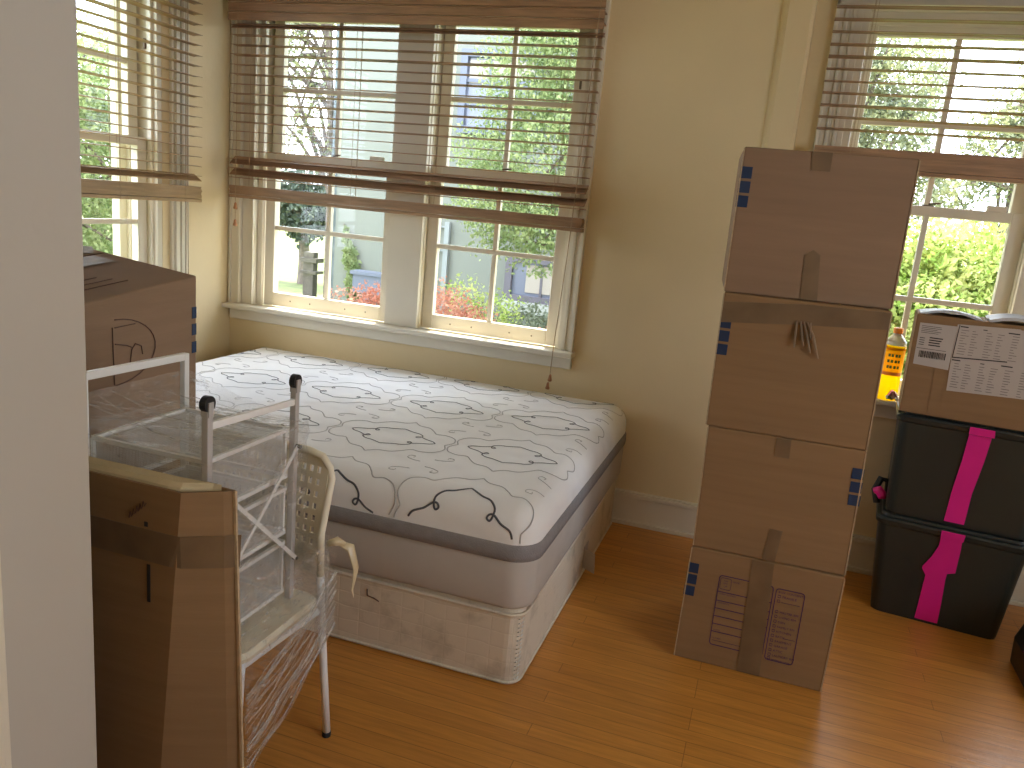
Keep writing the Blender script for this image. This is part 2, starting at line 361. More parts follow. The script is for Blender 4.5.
window('window_3', TL, [(2.10,3.105)], (1.93,2.05,[(0,.3,.018),(.3,.7,.012),(.7,1,.032)]),
       (3.195,3.293,[(0,.16,.018),(.16,.42,.030),(.42,.55,.016),(.55,.80,.028),(.80,1,.034)]), 2.05,3.15, None, (1.92,3.305))
window('added_window_4', TR, [(-.34,.58),(.62,1.54)], (-.52,-.4,[(0,.3,.018),(.3,.7,.012),(.7,1,.032)]), (1.6,1.72,[(0,.3,.018),(.3,.7,.012),(.7,1,.032)]), -.4,1.6, None, (-.54,1.74))  # out-of-view window added to bring more daylight in from the right
# ------------------------------------------------------------------ blinds
def blind(label, T, u0, u1, dmid, ztop, zbot, zrail, pitch, droop, val, ladders, mt, wand=None, tilt=0):
    root = empty('window_blind', T((u0+u1)/2, dmid, zbot), label, 'blind', 'wooden slat blinds on the windows')
    hd = .025
    def Bx(g, a,b,d0,d1,c,d): g.hexa([T(*q) for q in [(a,d0,c),(b,d0,c),(b,d1,c),(a,d1,c),(a,d0,d),(b,d0,d),(b,d1,d),(a,d1,d)]])
    g = MB(); Bx(g, u0+.01,u1-.01, dmid-.02, dmid+.025, ztop-.045, ztop); g.build('headrail', mt, root, bevel=.003)
    if val:
        g = MB()
        for k in range(val):
            zz = ztop-.02-k*.042
            Bx(g, u0-.004,u1+.004, dmid-.042, dmid-.034, zz-.040, zz)
            Bx(g, u0-.004,u1+.004, dmid-.047, dmid-.040, zz-.010, zz-.004)
        g.build('valance', mt, root, bevel=.002)
    g = MB(); z = ztop-.07; zs = []
    while z > zrail+pitch*.6: zs.append(z); z -= pitch
    for i, z in enumerate(zs):
        dz = random.uniform(-.0012,.0012); tl = tilt + random.uniform(-.0015,.0015)
        nn = 5
        def fn(a, c, z=z, dz=dz, tl=tl):
            c2 = c-.5
            return T(u0+(u1-u0)*a, dmid+c2*2*hd, z+dz*(1 if a > .5 else -1)+.0022*(1-4*c2*c2)+tl*c2*2)
        n0 = len(g.v); g.grid(fn, 1, 4)
        # underside to give the slat thickness
        def fn2(a, c, z=z): x = fn(a, c); return (x[0], x[1], x[2]-.0024)
        g.grid(fn2, 1, 4)
        b0 = n0; t0 = n0+10
        g.f += [(b0,b0+1,t0+1,t0),(b0+8,t0+8,t0+9,b0+9)] + [(b0+2*j,t0+2*j,t0+2*j+2,b0+2*j+2) for j in range(4)] + [(b0+2*j+1,b0+2*j+3,t0+2*j+3,t0+2*j+1) for j in range(4)]
    g.build('slats', mt, root)
    if droop:   # slats hanging tilted above the gathered stack
        for (z, sag, tl) in droop:
            N = 12; g = MB()
            for k in range(N):
                a0, a1 = k/N, (k+1)/N; s0 = -sag*math.sin(math.pi*a0); s1 = -sag*math.sin(math.pi*a1)
                A = u0+(u1-u0)*a0; B_ = u0+(u1-u0)*a1
                g.hexa([T(A,dmid-.022,z+s0-tl),T(B_,dmid-.022,z+s1-tl),T(B_,dmid+.022,z+s1+tl),T(A,dmid+.022,z+s0+tl),
                        T(A,dmid-.022,z+s0-tl+.0034),T(B_,dmid-.022,z+s1-tl+.0034),T(B_,dmid+.022,z+s1+tl+.0034),T(A,dmid+.022,z+s0+tl+.0034)])
            g.build('tilted_slat', mt, root)
    g = MB(); z = zbot+.018; k = 0
    while z < zrail-.004:
        o = random.uniform(-.003,.003); Bx(g, u0+random.uniform(0,.006),u1-random.uniform(0,.006), dmid-hd+o, dmid+hd+o, z, z+.0060); z += .0062
    g.build('gathered_slats', mt, root)
    g = MB(); Bx(g, u0,u1, dmid-.026, dmid+.026, zbot, zbot+.016); g.build('bottom_rail', mt, root, bevel=.003)
    g = MB()
    for u in ladders:
        for dd in (-.027, .027): g.tube([T(u,dmid+dd,ztop-.04), T(u,dmid+dd,zbot)], .0011, 4)
        g.tube([T(u+.012,dmid,ztop-.04), T(u+.012,dmid,zbot)], .0009, 4)
    build_each(g, 'ladder_cord', 'cord', root, per=3)
    return root
b1 = blind('wide wooden blind half raised over the twin window behind the bed', TB, -2.722,-.853, -.072, 2.335, 1.345, 1.408, .0455,
      [(1.530,.003,.019),(1.475,.008,.017),(2.172,0,.014)], 3, (-2.60,-2.02,-1.60,-1.0), 'blind')
b2 = blind('wooden blind over the right-hand window, lowered to just above the tall box stack', TB, .060,1.90, -.072, 2.42, 1.690, 1.785, .0455, None, 0, (.20,.86,1.6), 'blind')
b3 = blind('wooden blind on the left wall window above the taped carton', TL, 2.02,3.315, -.065, 2.46, 1.312, 1.385, .0455, [(1.425,.002,.015)], 0, (2.3,3.20,2.8), 'blindy')
def pull(root, pts, r, knobs):
    g = MB().tube(pts, r, 6); c = g.build('pull_cord', 'cord', root)
    g = MB()
    for x,y,z in knobs: g.lathe([(.002,z+.022),(.006,z+.016),(.008,z+.004),(.011,z-.006),(.009,z-.012),(.003,z-.013)], x, y, 12)
    build_each(g, 'tassel', 'tassel', c, smooth=True)
pull(b1, [(-.868,3.53,2.30),(-.885,3.53,1.70),(-.905,3.545,1.2),(-.925,3.548,.80),(-.928,3.55,.66)], .0022, [(-.926,3.549,.665),(-.934,3.552,.625)])
pull(b1, [(-2.668,3.54,2.30),(-2.668,3.54,1.31),(-2.668,3.54,1.20)], .0016, [(-2.668,3.54,1.30),(-2.668,3.54,1.215)])
pull(b3, [(-2.70,3.225,2.4),(-2.70,3.228,1.3),(-2.70,3.232,.95)], .0022, [(-2.70,3.232,.93)])

# ------------------------------------------------------------------ bed
RB = .085
IX0, IX1, IY0, IY1, ZTOP = -2.555+RB, -.545-RB, 2.11+RB, 3.625-RB, .592
def offs(d, n=8):   # outline = inner rectangle grown by d
    pts = []
    for cx, cy, a0 in ((IX1,IY0,-90),(IX1,IY1,0),(IX0,IY1,90),(IX0,IY0,180)):
        for k in range(n+1):
            a = R(a0+90*k/n); pts.append((cx+d*math.cos(a), cy+d*math.sin(a)))
    return pts
def rings(levels, cap_top=False, cap_bot=False):
    g = MB(); n = None
    for d, z in levels:
        p = offs(d); n = len(p); g.v += [(x,y,z) for x,y in p]
    for i in range(len(levels)-1):
        for k in range(n): g.f.append((i*n+k, i*n+(k+1)%n, (i+1)*n+(k+1)%n, (i+1)*n+k))
    if cap_top: g.f.append(tuple(range((len(levels)-1)*n, len(levels)*n)))
    if cap_bot: g.f.append(tuple(range(n))[::-1])
    return g
def bulge(x, y): return .006*math.sin(9*x)*math.sin(8*y)
bed = empty('mattress', (-1.55,2.87,.255), 'queen mattress with white scroll-embroidered top and grey sides, on the stained box spring', 'mattress')
rings([(RB-.02,.255),(RB-.008,.262),(RB-.002,.275),(RB,.33),(RB,.40),(RB-.004,.415)], cap_bot=True).build('side_cover', 'base_knit', bed, smooth=True)
rings([(RB-.004,.415),(RB+.006,.419),(RB+.008,.44),(RB+.006,.466),(RB,.470)]).build('grey_border', 'band', bed, smooth=True)
lv = [(RB,.470)] + [(RB*math.sin(R(a)), ZTOP-RB*(1-math.cos(R(a)))) for a in (90,75,60,45,30,15,0)]
g = rings(lv)
# flat top as a fine grid-like fan is not needed: one n-gon joined to the rounded edge
n = len(offs(0)); g.f.append(tuple(range((len(lv)-1)*n, len(lv)*n)))
g.build('quilted_cover', 'mattwhite', bed, smooth=True)
def surf(u, v, h=.0012):
    cx = min(max(u, IX0), IX1); cy = min(max(v, IY0), IY1); dx, dy = u-cx, v-cy; s = math.hypot(dx, dy)
    if s < 1e-6: return Vector((u,v,ZTOP+h)), Vector((0,0,1))
    ex, ey = dx/s, dy/s; q = RB*math.pi/2
    if s < q:
        a = s/RB; nr = Vector((ex*math.sin(a), ey*math.sin(a), math.cos(a))); p = Vector((cx,cy,ZTOP-RB)) + nr*(RB+h); return p, nr
    return Vector((cx+ex*(RB+h), cy+ey*(RB+h), ZTOP-RB-(s-q))), Vector((ex,ey,0))
def stroke(g, pts, w):
    P = []; 
    for (u,v) in pts:
        p, nr = surf(u,v); P.append((p,nr))
    run = []
    def flush(run):
        if len(run) < 3: return
        vs = []
        for i,(p,nr) in enumerate(run):
            d = (run[min(i+1,len(run)-1)][0]-run[max(i-1,0)][0]); d = d.normalized() if d.length > 1e-9 else Vector((1,0,0))
            sd = nr.cross(d).normalized()
            vs += [p-sd*w/2, p+nr*.0012, p+sd*w/2]
        fs = []
        for i in range(len(run)-1):
            a = i*3; fs += [(a,a+1,a+4,a+3),(a+1,a+2,a+5,a+4)]
        g.add(vs, fs)
    for p,nr in P:
        if p.z < .474 or p.y > 3.60 or p.x < -2.55: flush(run); run = []
        else: run.append((p,nr))
    flush(run)
def cat_rom(pts, k=8):
    out = []; n = len(pts)
    for i in range(n-1):
        p0, p1, p2, p3 = [np.array(pts[j]) for j in (max(i-1,0), i, i+1, min(i+2,n-1))]
        for t_ in np.linspace(0,1,k,endpoint=False):
            out.append(tuple(.5*((2*p1)+(-p0+p2)*t_+(2*p0-5*p1+4*p2-p3)*t_**2+(-p0+3*p1-3*p2+p3)*t_**3)))
    out.append(tuple(pts[-1])); return out
# one quarter of the medallion: tip -> curl -> shoulder peak
quarter = cat_rom([(.165,0),(.150,.018),(.118,.032),(.094,.050),(.080,.050),(.074,.040),(.083,.034),(.090,.046),(.090,.068),(.070,.088),(.040,.097),(0,.118)])
outer = cat_rom([(.205,0),(.222,.045),(.205,.092),(.165,.112),(.128,.108),(.105,.135),(.075,.165),(.03,.175),(0,.205)])
hook = cat_rom([(.205,.205),(.175,.20),(.150,.185),(.152,.165),(.170,.165),(.168,.180)])
gd, gp = MB(), MB()
px_, py_ = .445, .490
for i in range(5):
    for j in range(4):
        cx = -.775-i*px_; cy = 2.075+j*py_ - .040*i
        jx = random.uniform(-.004,.004)
        for sx in (-1,1):
            for sy in (-1,1):
                if j == 0:
                    if sy > 0: stroke(gd, [(cx+sx*x*1.05+jx, cy+y*1.15-.03) for x,y in quarter], .0065)
                else: stroke(gd, [(cx+sx*x+jx, cy+sy*y*.86) for x,y in quarter], .0045)
                stroke(gp, [(cx+sx*x, cy+sy*y) for x,y in outer], .0044 if j < 2 else .0034)
                stroke(gp, [(cx+sx*x, cy+sy*y) for x,y in hook], .0024)
gd.build('dark_pattern_lines', 'embdark', bed, fix=False); gp.build('pale_pattern_lines', 'embpale', bed, fix=False)
# box spring
bs = empty('box_spring', (-1.55,2.87,0), 'stained cream box spring standing on the floor under the mattress', 'box spring')
def rrect(x0,x1,y0,y1,r,n=6):
    p = []
    for cx,cy,a0 in ((x1-r,y0+r,-90),(x1-r,y1-r,0),(x0+r,y1-r,90),(x0+r,y0+r,180)):
        for k in range(n+1): a = R(a0+90*k/n); p.append((cx+r*math.cos(a), cy+r*math.sin(a)))
    return p
def loft(g, rgs):
    n = len(rgs[0][0]); b0 = len(g.v)
    for p,z in rgs: g.v += [(x,y,z) for x,y in p]
    for i in range(len(rgs)-1):
        for k in range(n): g.f.append((b0+i*n+k, b0+i*n+(k+1)%n, b0+(i+1)*n+(k+1)%n, b0+(i+1)*n+k))
    g.f.append(tuple(b0+k for k in range(n))[::-1]); g.f.append(tuple(b0+(len(rgs)-1)*n+k for k in range(n)))
    return g
X0,X1,Y0,Y1 = -2.575,-.565,2.13,3.63
loft(MB(), [(rrect(X0,X1,Y0,Y1,.05),.0),(rrect(X0,X1,Y0,Y1,.05),.235),(rrect(X0+.01,X1-.01,Y0+.01,Y1-.01,.05),.252)]).build('ticking', 'spring_side', bs, smooth=False, bevel=.004)
g = MB(); p = rrect(X0-.002,X1+.002,Y0-.002,Y1+.002,.052); g.tube([(x,y,.237) for x,y in p], .006, 6, closed=True); g.tube([(x,y,.010) for x,y in p], .005, 6, closed=True)
g.build('piping', 'spring_side', bs, smooth=True)
g = MB()
for k in range(22): g.box(X1-.004,X1+.0022,0,0,0,0) if False else None
for k in range(15):
    z = .02+k*.0145; g.bar((X1-.012,Y0+.0118,z),(X1-.006,Y0+.0085,z+.006),.003); g.bar((X1-.004,Y0+.02,z),(X1-.0005,Y0+.026,z+.006),.003)
g.build('corner_stitching', 'whiteplastic', bs)
g = MB().hexa([(X1,2.99,.035),(X1+.055,2.965,.03),(X1+.056,2.967,.03),(X1+.001,2.993,.035),(X1,2.99,.115),(X1+.05,2.968,.112),(X1+.051,2.97,.112),(X1+.001,2.993,.115)]).box(X1-.001,X1+.002,2.99,3.06,.03,.125)
tag(g.build('fabric_tag', 'paper', bs), 'white paper tag hanging from the side')
g = MB().tube([(-1.085,Y0-.002,.205),(-1.082,Y0-.003,.183),(-1.06,Y0-.003,.180),(-1.04,Y0-.003,.172)], .0018, 5); g.build('pen_mark', 'pen', bs)

# ------------------------------------------------------------------ cardboard boxes
def cbox(label, x0,x1,y0,y1,z0,z1, yaw=0, mt='card', squares=None, lean=(0,0), group=None, holes=False):
    cx, cy = x0, y0; Mx = rotz(cx, cy, yaw)
    root = empty('cardboard_box', tuple(Mx @ Vector(((x0+x1)/2,(y0+y1)/2,z0))), label, 'box', group)
    g = MB(); b = .004
    n = 6
    def wallp(a, c):  # bowed faces
        return a
    g.hexa([(x0,y0,z0),(x1,y0,z0),(x1,y1,z0),(x0,y1,z0),(x0+lean[0],y0+lean[1],z1),(x1+lean[0],y0+lean[1],z1),(x1+lean[0],y1+lean[1],z1),(x0+lean[0],y1+lean[1],z1)]).xf(Mx)
    g.build('carton_body', mt, root, bevel=.005)
    def T(x, z, off=.0015):   # a point on the front face
        q = (z-z0)/(z1-z0); return tuple(Mx @ Vector((x+lean[0]*0, y0+lean[1]*q-off, z)))
    # flap seam and corrugated edges
    s = MB().xf(Mx)
    e = MB()
    for xx in (x0, x1):
        e.bar((xx, y0-.0002, z0+.004), (xx+lean[0], y0+lean[1]-.0002, z1-.004), .0035)
    build_each(e.xf(Mx), 'corner_edge', 'cardedge', root)
    return root, T
def decal(root, T, polys, nm, mt, off=.0015, lab=None, par=None, thick=.001):
    if nm == 'packing_tape' and len(polys) > 1:
        return [decal(root, T, [p], nm, mt, off, lab, par) for p in polys][0]
    g = MB()
    for p in polys:
        n = len(p); a = [T(x,z,off) for x,z in p]; b = [T(x,z,-.0005) for x,z in p]
        g.add(a+b, [tuple(range(n)), tuple(range(n,2*n))[::-1]] + [(i,(i+1)%n,n+(i+1)%n,n+i) for i in range(n)])
    o = g.build(nm, mt, par or root)
    if lab: o['label'] = lab
    return o
def sqs(cs, s=.017): return [[(x-s,z-s),(x+s,z-s),(x+s,z+s),(x-s,z+s)] for x,z in cs]
GB = 'moving boxes in the tall stack'
# bottom box with the printed form
A1, T1 = cbox('cardboard moving box with a printed purple form, lowest of the tall stack', -.132,.340,2.55,3.00,0,.404, 0, 'card', lean=(.006,0), group=GB)
decal(A1, T1, sqs([(-.112,.330),(-.113,.290),(-.115,.248)]), 'printed_squares', 'blue')
def rline(x0,x1,z0,z1,r,w):   # rounded outline as thin quads
    pts = []
    for cx,cz,a0 in ((x1-r,z0+r,-90),(x1-r,z1-r,0),(x0+r,z1-r,90),(x0+r,z0+r,180)):
        for k in range(5): a = R(a0+90*k/4); pts.append((cx+r*math.cos(a), cz+r*math.sin(a), math.cos(a), math.sin(a)))
    out = []
    for i in range(len(pts)):
        a, b = pts[i], pts[(i+1)%len(pts)]
        out.append([(a[0]-a[2]*w/2,a[1]-a[3]*w/2),(a[0]+a[2]*w/2,a[1]+a[3]*w/2),(b[0]+b[2]*w/2,b[1]+b[3]*w/2),(b[0]-b[2]*w/2,b[1]-b[3]*w/2)])
    return out
def hl(x0,x1,z,w=.0024): return [(x0,z-w/2),(x1,z-w/2),(x1,z+w/2),(x0,z+w/2)]
LN = rline(-.025,.145,.076,.325,.010,.0026) + rline(.154,.241,.070,.322,.010,.0026) + rline(-.020,.014,.278,.318,.006,.0012)
for z in (.268,.236,.208,.180,.152,.124): LN.append(hl(-.024,.144,z))
LN.append(hl(-.018,.09,.092,.001))
ck = [.296,.280,.243,.226,.209,.192,.175,.158,.141,.124,.107,.090,.077]
for z in ck: LN += rline(.162,.170,z-.004,z+.004,.001,.0012)
LN += [hl(.174,.232,.277,.001), hl(.200,.236,.155,.001), hl(.174,.232,.074,.001)]
form = decal(A1, T1, LN, 'printed_form', 'purple', .0012)
def words(root, T, items, mt, nm='printed_text', par=None):
    g = MB()
    for txt, x, z, s in items:
        vs, fs = fontmb(txt, s); g.add([T(x+p[0], z+p[1], .0013) for p in vs], fs)
    return g.build(nm, mt, par or root, fix=False)
words(A1, T1, [('BOX CONTENTS',.161,.308,.0105),('FRAGILE',.175,.292,.012),('MASTER RM',.175,.239,.011),('LIVING RM',.175,.222,.011),('DEN',.175,.205,.011),('FAMILY RM',.175,.188,.011),
      ('KITCHEN',.175,.171,.011),('BATH',.175,.154,.011),('BASEMENT',.175,.137,.011),('GARAGE',.175,.120,.011),('ATTIC',.175,.103,.011),('LAUNDRY RM',.175,.086,.011),
      ('THIS',-.011,.306,.007),('SIDE',-.011,.298,.007),('UP',-.008,.286,.009),('NAME',.018,.308,.008),('STREET ADDRESS',-.019,.259,.007),('CONTENTS',-.019,.227,.007),('NOTES',-.019,.128,.007),('NUMBER',-.019,.099,.007)], 'purple', par=form)
decal(A1, T1, [[(.074,.003),(.148,.003),(.134,.402),(.066,.402)]], 'packing_tape', 'tape', .002)
A2, T2 = cbox('plain cardboard box second from the floor, blue squares at its right edge', -.124,.346,2.55,3.00,.405,.815, 1.5, 'card', lean=(-.008,0), group=GB)
decal(A2, T2, sqs([(.326,.740),(.328,.697),(.330,.655)]), 'printed_squares', 'blue')
decal(A2, T2, [[(.079,.752),(.124,.752),(.121,.813),(.077,.813)],[(.094,.407),(.134,.407),(.142,.513),(.102,.513)]], 'packing_tape', 'tape', .002)
A3, T3 = cbox('cardboard box third from the floor in the tall stack, wide tape band along its top', -.140,.337,2.55,3.00,.816,1.240, 1.0, 'card', lean=(-.004,0), group=GB)
decal(A3, T3, sqs([(-.127,1.148),(-.127,1.106),(-.127,1.064)]), 'printed_squares', 'blue')
decal(A3, T3, [[(-.142,1.148),(.1,1.170),(.335,1.186),(.335,1.236),(.1,1.232),(-.142,1.212)]], 'packing_tape', 'tape', .0018)
g = MB()
for (x0,x1,xb,zb) in ((.079,.088,.082,1.10),(.090,.098,.108,1.108),(.099,.107,.130,1.09),(.108,.118,.155,1.076),(.118,.124,.128,1.13)):
    a = [Vector(T3(x0,1.18,.003)), Vector(T3((x0+xb)/2,1.14,.008)), Vector(T3(xb,zb,.012))]
    g.tube(a, [.004,.005,.003], 6, flat=.4)
g.build('torn_tape_strands', 'tape', A3)
A4, T4 = cbox('cardboard box on top of the tall stack, level with the right blind', -.146,.338,2.56,3.02,1.241,1.672, 5.0, 'cardp', lean=(-.002,0), group=GB)
A4.rotation_euler = (0,0,0)
decal(A4, T4, sqs([(-.133,1.598),(-.133,1.556),(-.133,1.514)]), 'printed_squares', 'blue')
decal(A4, T4, [[(.047,1.618),(.101,1.618),(.100,1.672),(.043,1.672)],[(.077,1.243),(.127,1.243),(.114,1.378),(.092,1.392),(.070,1.375)]], 'packing_tape', 'tape', .002)

# large box by the left window, standing on another
BL = (-1.71,2.085)
g0 = 'cardboard boxes stacked behind the wrapped basket cart'
def bigbox(label, pts_t, z0, zt, mt='cardp'):
    root = empty('cardboard_box', (-2.0,1.8,z0), label, 'box', g0)
    g = MB(); g.hexa([(x,y,z0) for x,y in pts_t] + [(x,y,z) for (x,y),z in zip(pts_t, zt)])
    g.build('carton_body', mt, root, bevel=.006); return root
# footprint: corner BL, near-right corner, near-left, far-left
fp = [BL, (-2.36,2.035), (-2.31,1.43), (-1.66,1.475)]
U = bigbox('lower cardboard carton carrying the large taped carton by the left window', fp, 0, [.62]*4, 'card')
Bx = bigbox('large cardboard carton with an R in a half circle drawn on it', fp, .621, [1.138,1.215,1.16,1.085])
def TX(y, z, off=.0015):    # on the right face between BL and (-1.66,1.475)
    t_ = (2.085-y)/.61; return (-1.71+.05*t_+off, y-off*.08, z)
decal(Bx, TX, [[(2.082,z),(2.060,z),(2.060,z+.036),(2.082,z+.036)] for z in (1.005,.952,.895)], 'printed_squares', 'blue')
g = MB()
arc = [TX(1.885-.15*math.cos(R(a))-.02, .955+.085*math.sin(R(a)), .002) for a in range(0)] 
arc = [TX(1.72+.165*math.cos(R(a)), .95+.092*math.sin(R(a)), .002) for a in range(-90,91,12)]
g.tube(arc, .0016, 5); g.tube([TX(1.71,1.022,.002),TX(1.715,.86,.002)], .0016, 5)
g.tube([TX(1.72,1.02,.002),TX(1.80,1.022,.002)], .0016, 5)
g.tube([TX(1.72,.975,.002),TX(1.765,.965,.002),TX(1.79,.955,.002)], .0016, 5)
g.tube([TX(1.775,.90,.002),TX(1.785,.95,.002),TX(1.80,.965,.002),TX(1.825,.955,.002),TX(1.83,.93,.002)], .0016, 5)
g.build('pen_drawing', 'pen', Bx)
def TT(a, b, off=.002):   # on top: a along the right edge (0 at BL), b away from it
    P = [Vector((*p, z)) for p, z in zip([fp[0],fp[1],fp[2],fp[3]], [1.138,1.215,1.16,1.085])]
    q = P[0].lerp(P[3], a).lerp(P[1].lerp(P[2], a), b); return (q.x, q.y, q.z+off)
g = MB()
def strip(g, a0,b0,a1,b1,w,off):
    d = Vector((a1-a0,b1-b0)); n_ = Vector((-d.y,d.x)).normalized()*w/2; N = 10
    for i in range(N):
        p = [Vector((a0,b0))+d*i/N, Vector((a0,b0))+d*(i+1)/N]
        g.add([TT(p[0].x-n_.x,p[0].y-n_.y,off),TT(p[1].x-n_.x,p[1].y-n_.y,off),TT(p[1].x+n_.x,p[1].y+n_.y,off),TT(p[0].x+n_.x,p[0].y+n_.y,off)], [(0,1,2,3)])
strip(g, .12,.42,.98,.45,.12,.003); g.build('packing_tape', 'tape', Bx, fix=False); g = MB(); strip(g, .04,.55,.4,.97,.14,.004); g.build('packing_tape', 'tape', Bx, fix=False)
g = MB()
for k in range(3): g.tube([TT(.35+.04*k,.12+.05*k),TT(.9,.12+.05*k)], .0013, 5)
g.tube([TT(.02,.5,.001),TT(.98,.5,.001)], .0014, 5)
g.build('pen_lines', 'pen', Bx)

# ------------------------------------------------------------------ bins on the right
YAW = -6.5; MBN = rotz(.536, 3.254, YAW)
def bin_(label, z0, group, sx=1.0):
    cx, cy = .775, 3.42
    root = empty('storage_bin', tuple(MBN @ Vector((cx,cy,z0))), label, 'storage bin', group)
    h = .40; bw, bd, tw, td = .435*sx, .27, .53, .335
    g = MB(); rg = []
    def rr(w, d): return rrect(cx-w/2, cx+w/2, cy-d/2+.0, cy+d/2+.0, .035)
    loft(g, [(rr(bw,bd), z0+.006), (rr(bw+.006,bd+.006), z0), (rr(bw+.01,bd+.01), z0+.012), (rr(tw-.02,td-.02), z0+h-.03)][1:])
    g.xf(MBN).build('tub', 'bin', root, smooth=False)
    g = loft(MB(), [(rr(tw-.01,td-.01), z0+h-.034),(rr(tw,td), z0+h-.028),(rr(tw+.006,td+.006), z0+h-.012),(rr(tw-.002,td-.002), z0+h-.004)]).xf(MBN)
    g.build('rim', 'bin', root)
    g = loft(MB(), [(rr(tw-.03,td-.03), z0+h-.004),(rr(tw-.035,td-.035), z0+h+.008)]).xf(MBN); g.build('lid', 'bin', root, bevel=.003)
    def F(x, z, off=.003):
        q = (z-z0)/h; y = cy-(bd/2*(1-q)+ (td/2-.006)*q)-.004-off
        return tuple(MBN @ Vector((x,y,z)))
    return root, F
GN = 'black storage bins stacked under the right window'
L1, F1 = bin_('black storage bin on the floor with pink tape, under another bin', 0, GN)
def tapeF(root, F, pts, nm='pink_tape', off=.004):
    g = MB(); n = len(pts)//2      # left side then right side points, as ladder
    for i in range(len(pts)-1):
        (a,b,z),(c,d,w) = pts[i], pts[i+1]
        g.add([F(a,z,off),F(b,z,off),F(d,w,off),F(c,w,off)], [(0,1,2,3)])
    o = g.build(nm, 'pink', root, fix=False, solid=.001); o['label'] = 'bright pink tape strip'; return o
tapeF(L1, F1, [(.712,.792,.012),(.714,.790,.10),(.716,.785,.20),(.700,.786,.225),(.700,.812,.235),(.722,.812,.28),(.738,.812,.33),(.738,.810,.368)])
tapeF(L1, F1, [(.736,.812,.368),(.735,.815,.398)], off=.016)
MB().tube([(.497,3.36,.462),(.512,3.355,.470),(.528,3.35,.452),(.540,3.345,.455)], [.012,.020,.021,.014], 8).build('pink_tape', 'pink', L1, bevel=.002)
g = MB().tube([(.520,3.38,.41),(.505,3.39,.46),(.520,3.40,.505),(.55,3.41,.500),(.56,3.42,.43)], .014, 8).build('handle', 'bin', L1)
L2, F2 = bin_('black storage bin with pink tape, directly under the labelled cardboard box', .412, GN, 1.08)
tapeF(L2, F2, [(.738,.806,.425),(.742,.808,.55),(.752,.822,.68),(.755,.828,.775)])
tapeF(L2, F2, [(.752,.835,.778),(.752,.832,.806)], off=.014)
# small wrapper lying on the upper bin
g = MB(); 
def wf(a, c):
    return (.497+.035*a+.006*math.sin(7*c), 3.475+.03*c, .83+.035*(1-abs(2*a-1))*.8+.012*math.sin(9*a+4*c))
wr_ = empty('candy_wrapper', (.515,3.49,.822), 'crumpled white, pink and green wrapper beside the cardboard box on the bins', 'wrapper')
MB().grid(lambda a,c: (.49+.045*a, 3.44+.05*c, .824+.03*math.sin(math.pi*a)*math.sin(math.pi*c)+.004*math.sin(13*a+9*c)), 8, 8).build('wrapper_body', 'whiteplastic', wr_, fix=False, solid=.004)
MB().grid(lambda a,c: (.492+.03*a, 3.437+.03*c, .836+.022*math.sin(math.pi*a)), 5, 4).build('pink_patch', 'pinkprint', wr_, fix=False, solid=.002)
MB().grid(lambda a,c: (.488+.02*a, 3.435+.02*c, .823+.010*math.sin(math.pi*a)), 5, 4).build('green_patch', 'leafprint', wr_, fix=False, solid=.002)
# labelled box on the bins
K, TK0 = cbox('cardboard box with shipping label and printed sheets, on top of the black bins', .508,1.06,3.235,3.44,.822,1.190, YAW, 'card', lean=(-.004,0))
def q4(*p): return [list(p)]
lab = decal(K, TK0, q4((.523,1.006),(.640,1.000),(.640,1.160),(.520,1.158)), 'shipping_label', 'paper', .0018, 'white shipping label with a barcode')
bars = []; x = .535
random.seed(3)
while x < .622:
    w = random.choice([.0012,.0018,.003]); bars.append([(x,1.033),(x+w,1.033),(x+w,1.058),(x,1.058)]); x += w+random.choice([.0012,.002])
for k in range(5): bars.append(hl(.528,.528+random.uniform(.04,.07),1.148-.006*k,.0016))
for k in range(4): bars.append(hl(.560,.560+random.uniform(.03,.055),1.108-.009*k,.0042)); bars.append(hl(.528,.545,1.104-.008*k,.0025))
bars += [hl(.524,.62,1.066,.0016)]
decal(K, TK0, bars, 'barcode', 'ink', .0024, par=lab)
sh = decal(K, TK0, q4((.648,.926),(.92,.938),(.92,1.178),(.640,1.168),(.641,1.050)), 'printed_sheet', 'paper', .0016, 'taped printed sheets')
sh = decal(K, TK0, q4((.648,1.046),(.835,1.055),(.835,1.178),(.645,1.169)), 'printed_sheet', 'paper', .0022)
rows = [hl(.650,.675,1.162,.004),hl(.722,.735,1.160,.003),hl(.80,.835,1.160,.004),hl(.645,.672,1.040,.004),hl(.735,.748,1.040,.003),hl(.800,.835,1.043,.004)]
decal(K, TK0, rows + [[(.643,1.047),(.815,1.057),(.815,1.061),(.643,1.051)],[(.643,1.05),(.6455,1.05),(.648,1.168),(.6455,1.168)]], 'heading_lines', 'ink', .0028, par=sh)
rows = []
for z in [1.150-.0095*k for k in range(10)] + [1.028-.0095*k for k in range(10)]:
    for xx in (.655,.690,.735,.770,.815,.865): rows.append(hl(xx, xx+random.uniform(.010,.026), z, .0022))
decal(K, TK0, rows, 'printed_lines', 'greyink', .0026, par=sh)
decal(K, TK0, q4((.602,.824),(.640,.824),(.634,.998),(.596,.998)), 'packing_tape', 'card', .002)
MK = rotz(.508,3.235,YAW)
g = MB().grid(lambda a,c: (.515+.20*a, 3.25+.16*c, 1.192+.018*math.sin(math.pi*a)*(1-c*.4)+.010*a*(1-a)), 8, 4).xf(MK)
tag(g.build('bubble_mailer', 'greyenv', fix=False, solid=.008), 'grey flat mailer lying on the labelled cardboard box', 'mailer')
g = MB().grid(lambda a,c: (.735+.30*a, 3.24+.17*c, 1.194+.022*math.sin(math.pi*min(1,a*1.4+.05))+.004*math.sin(9*c)), 8, 5).xf(MK)
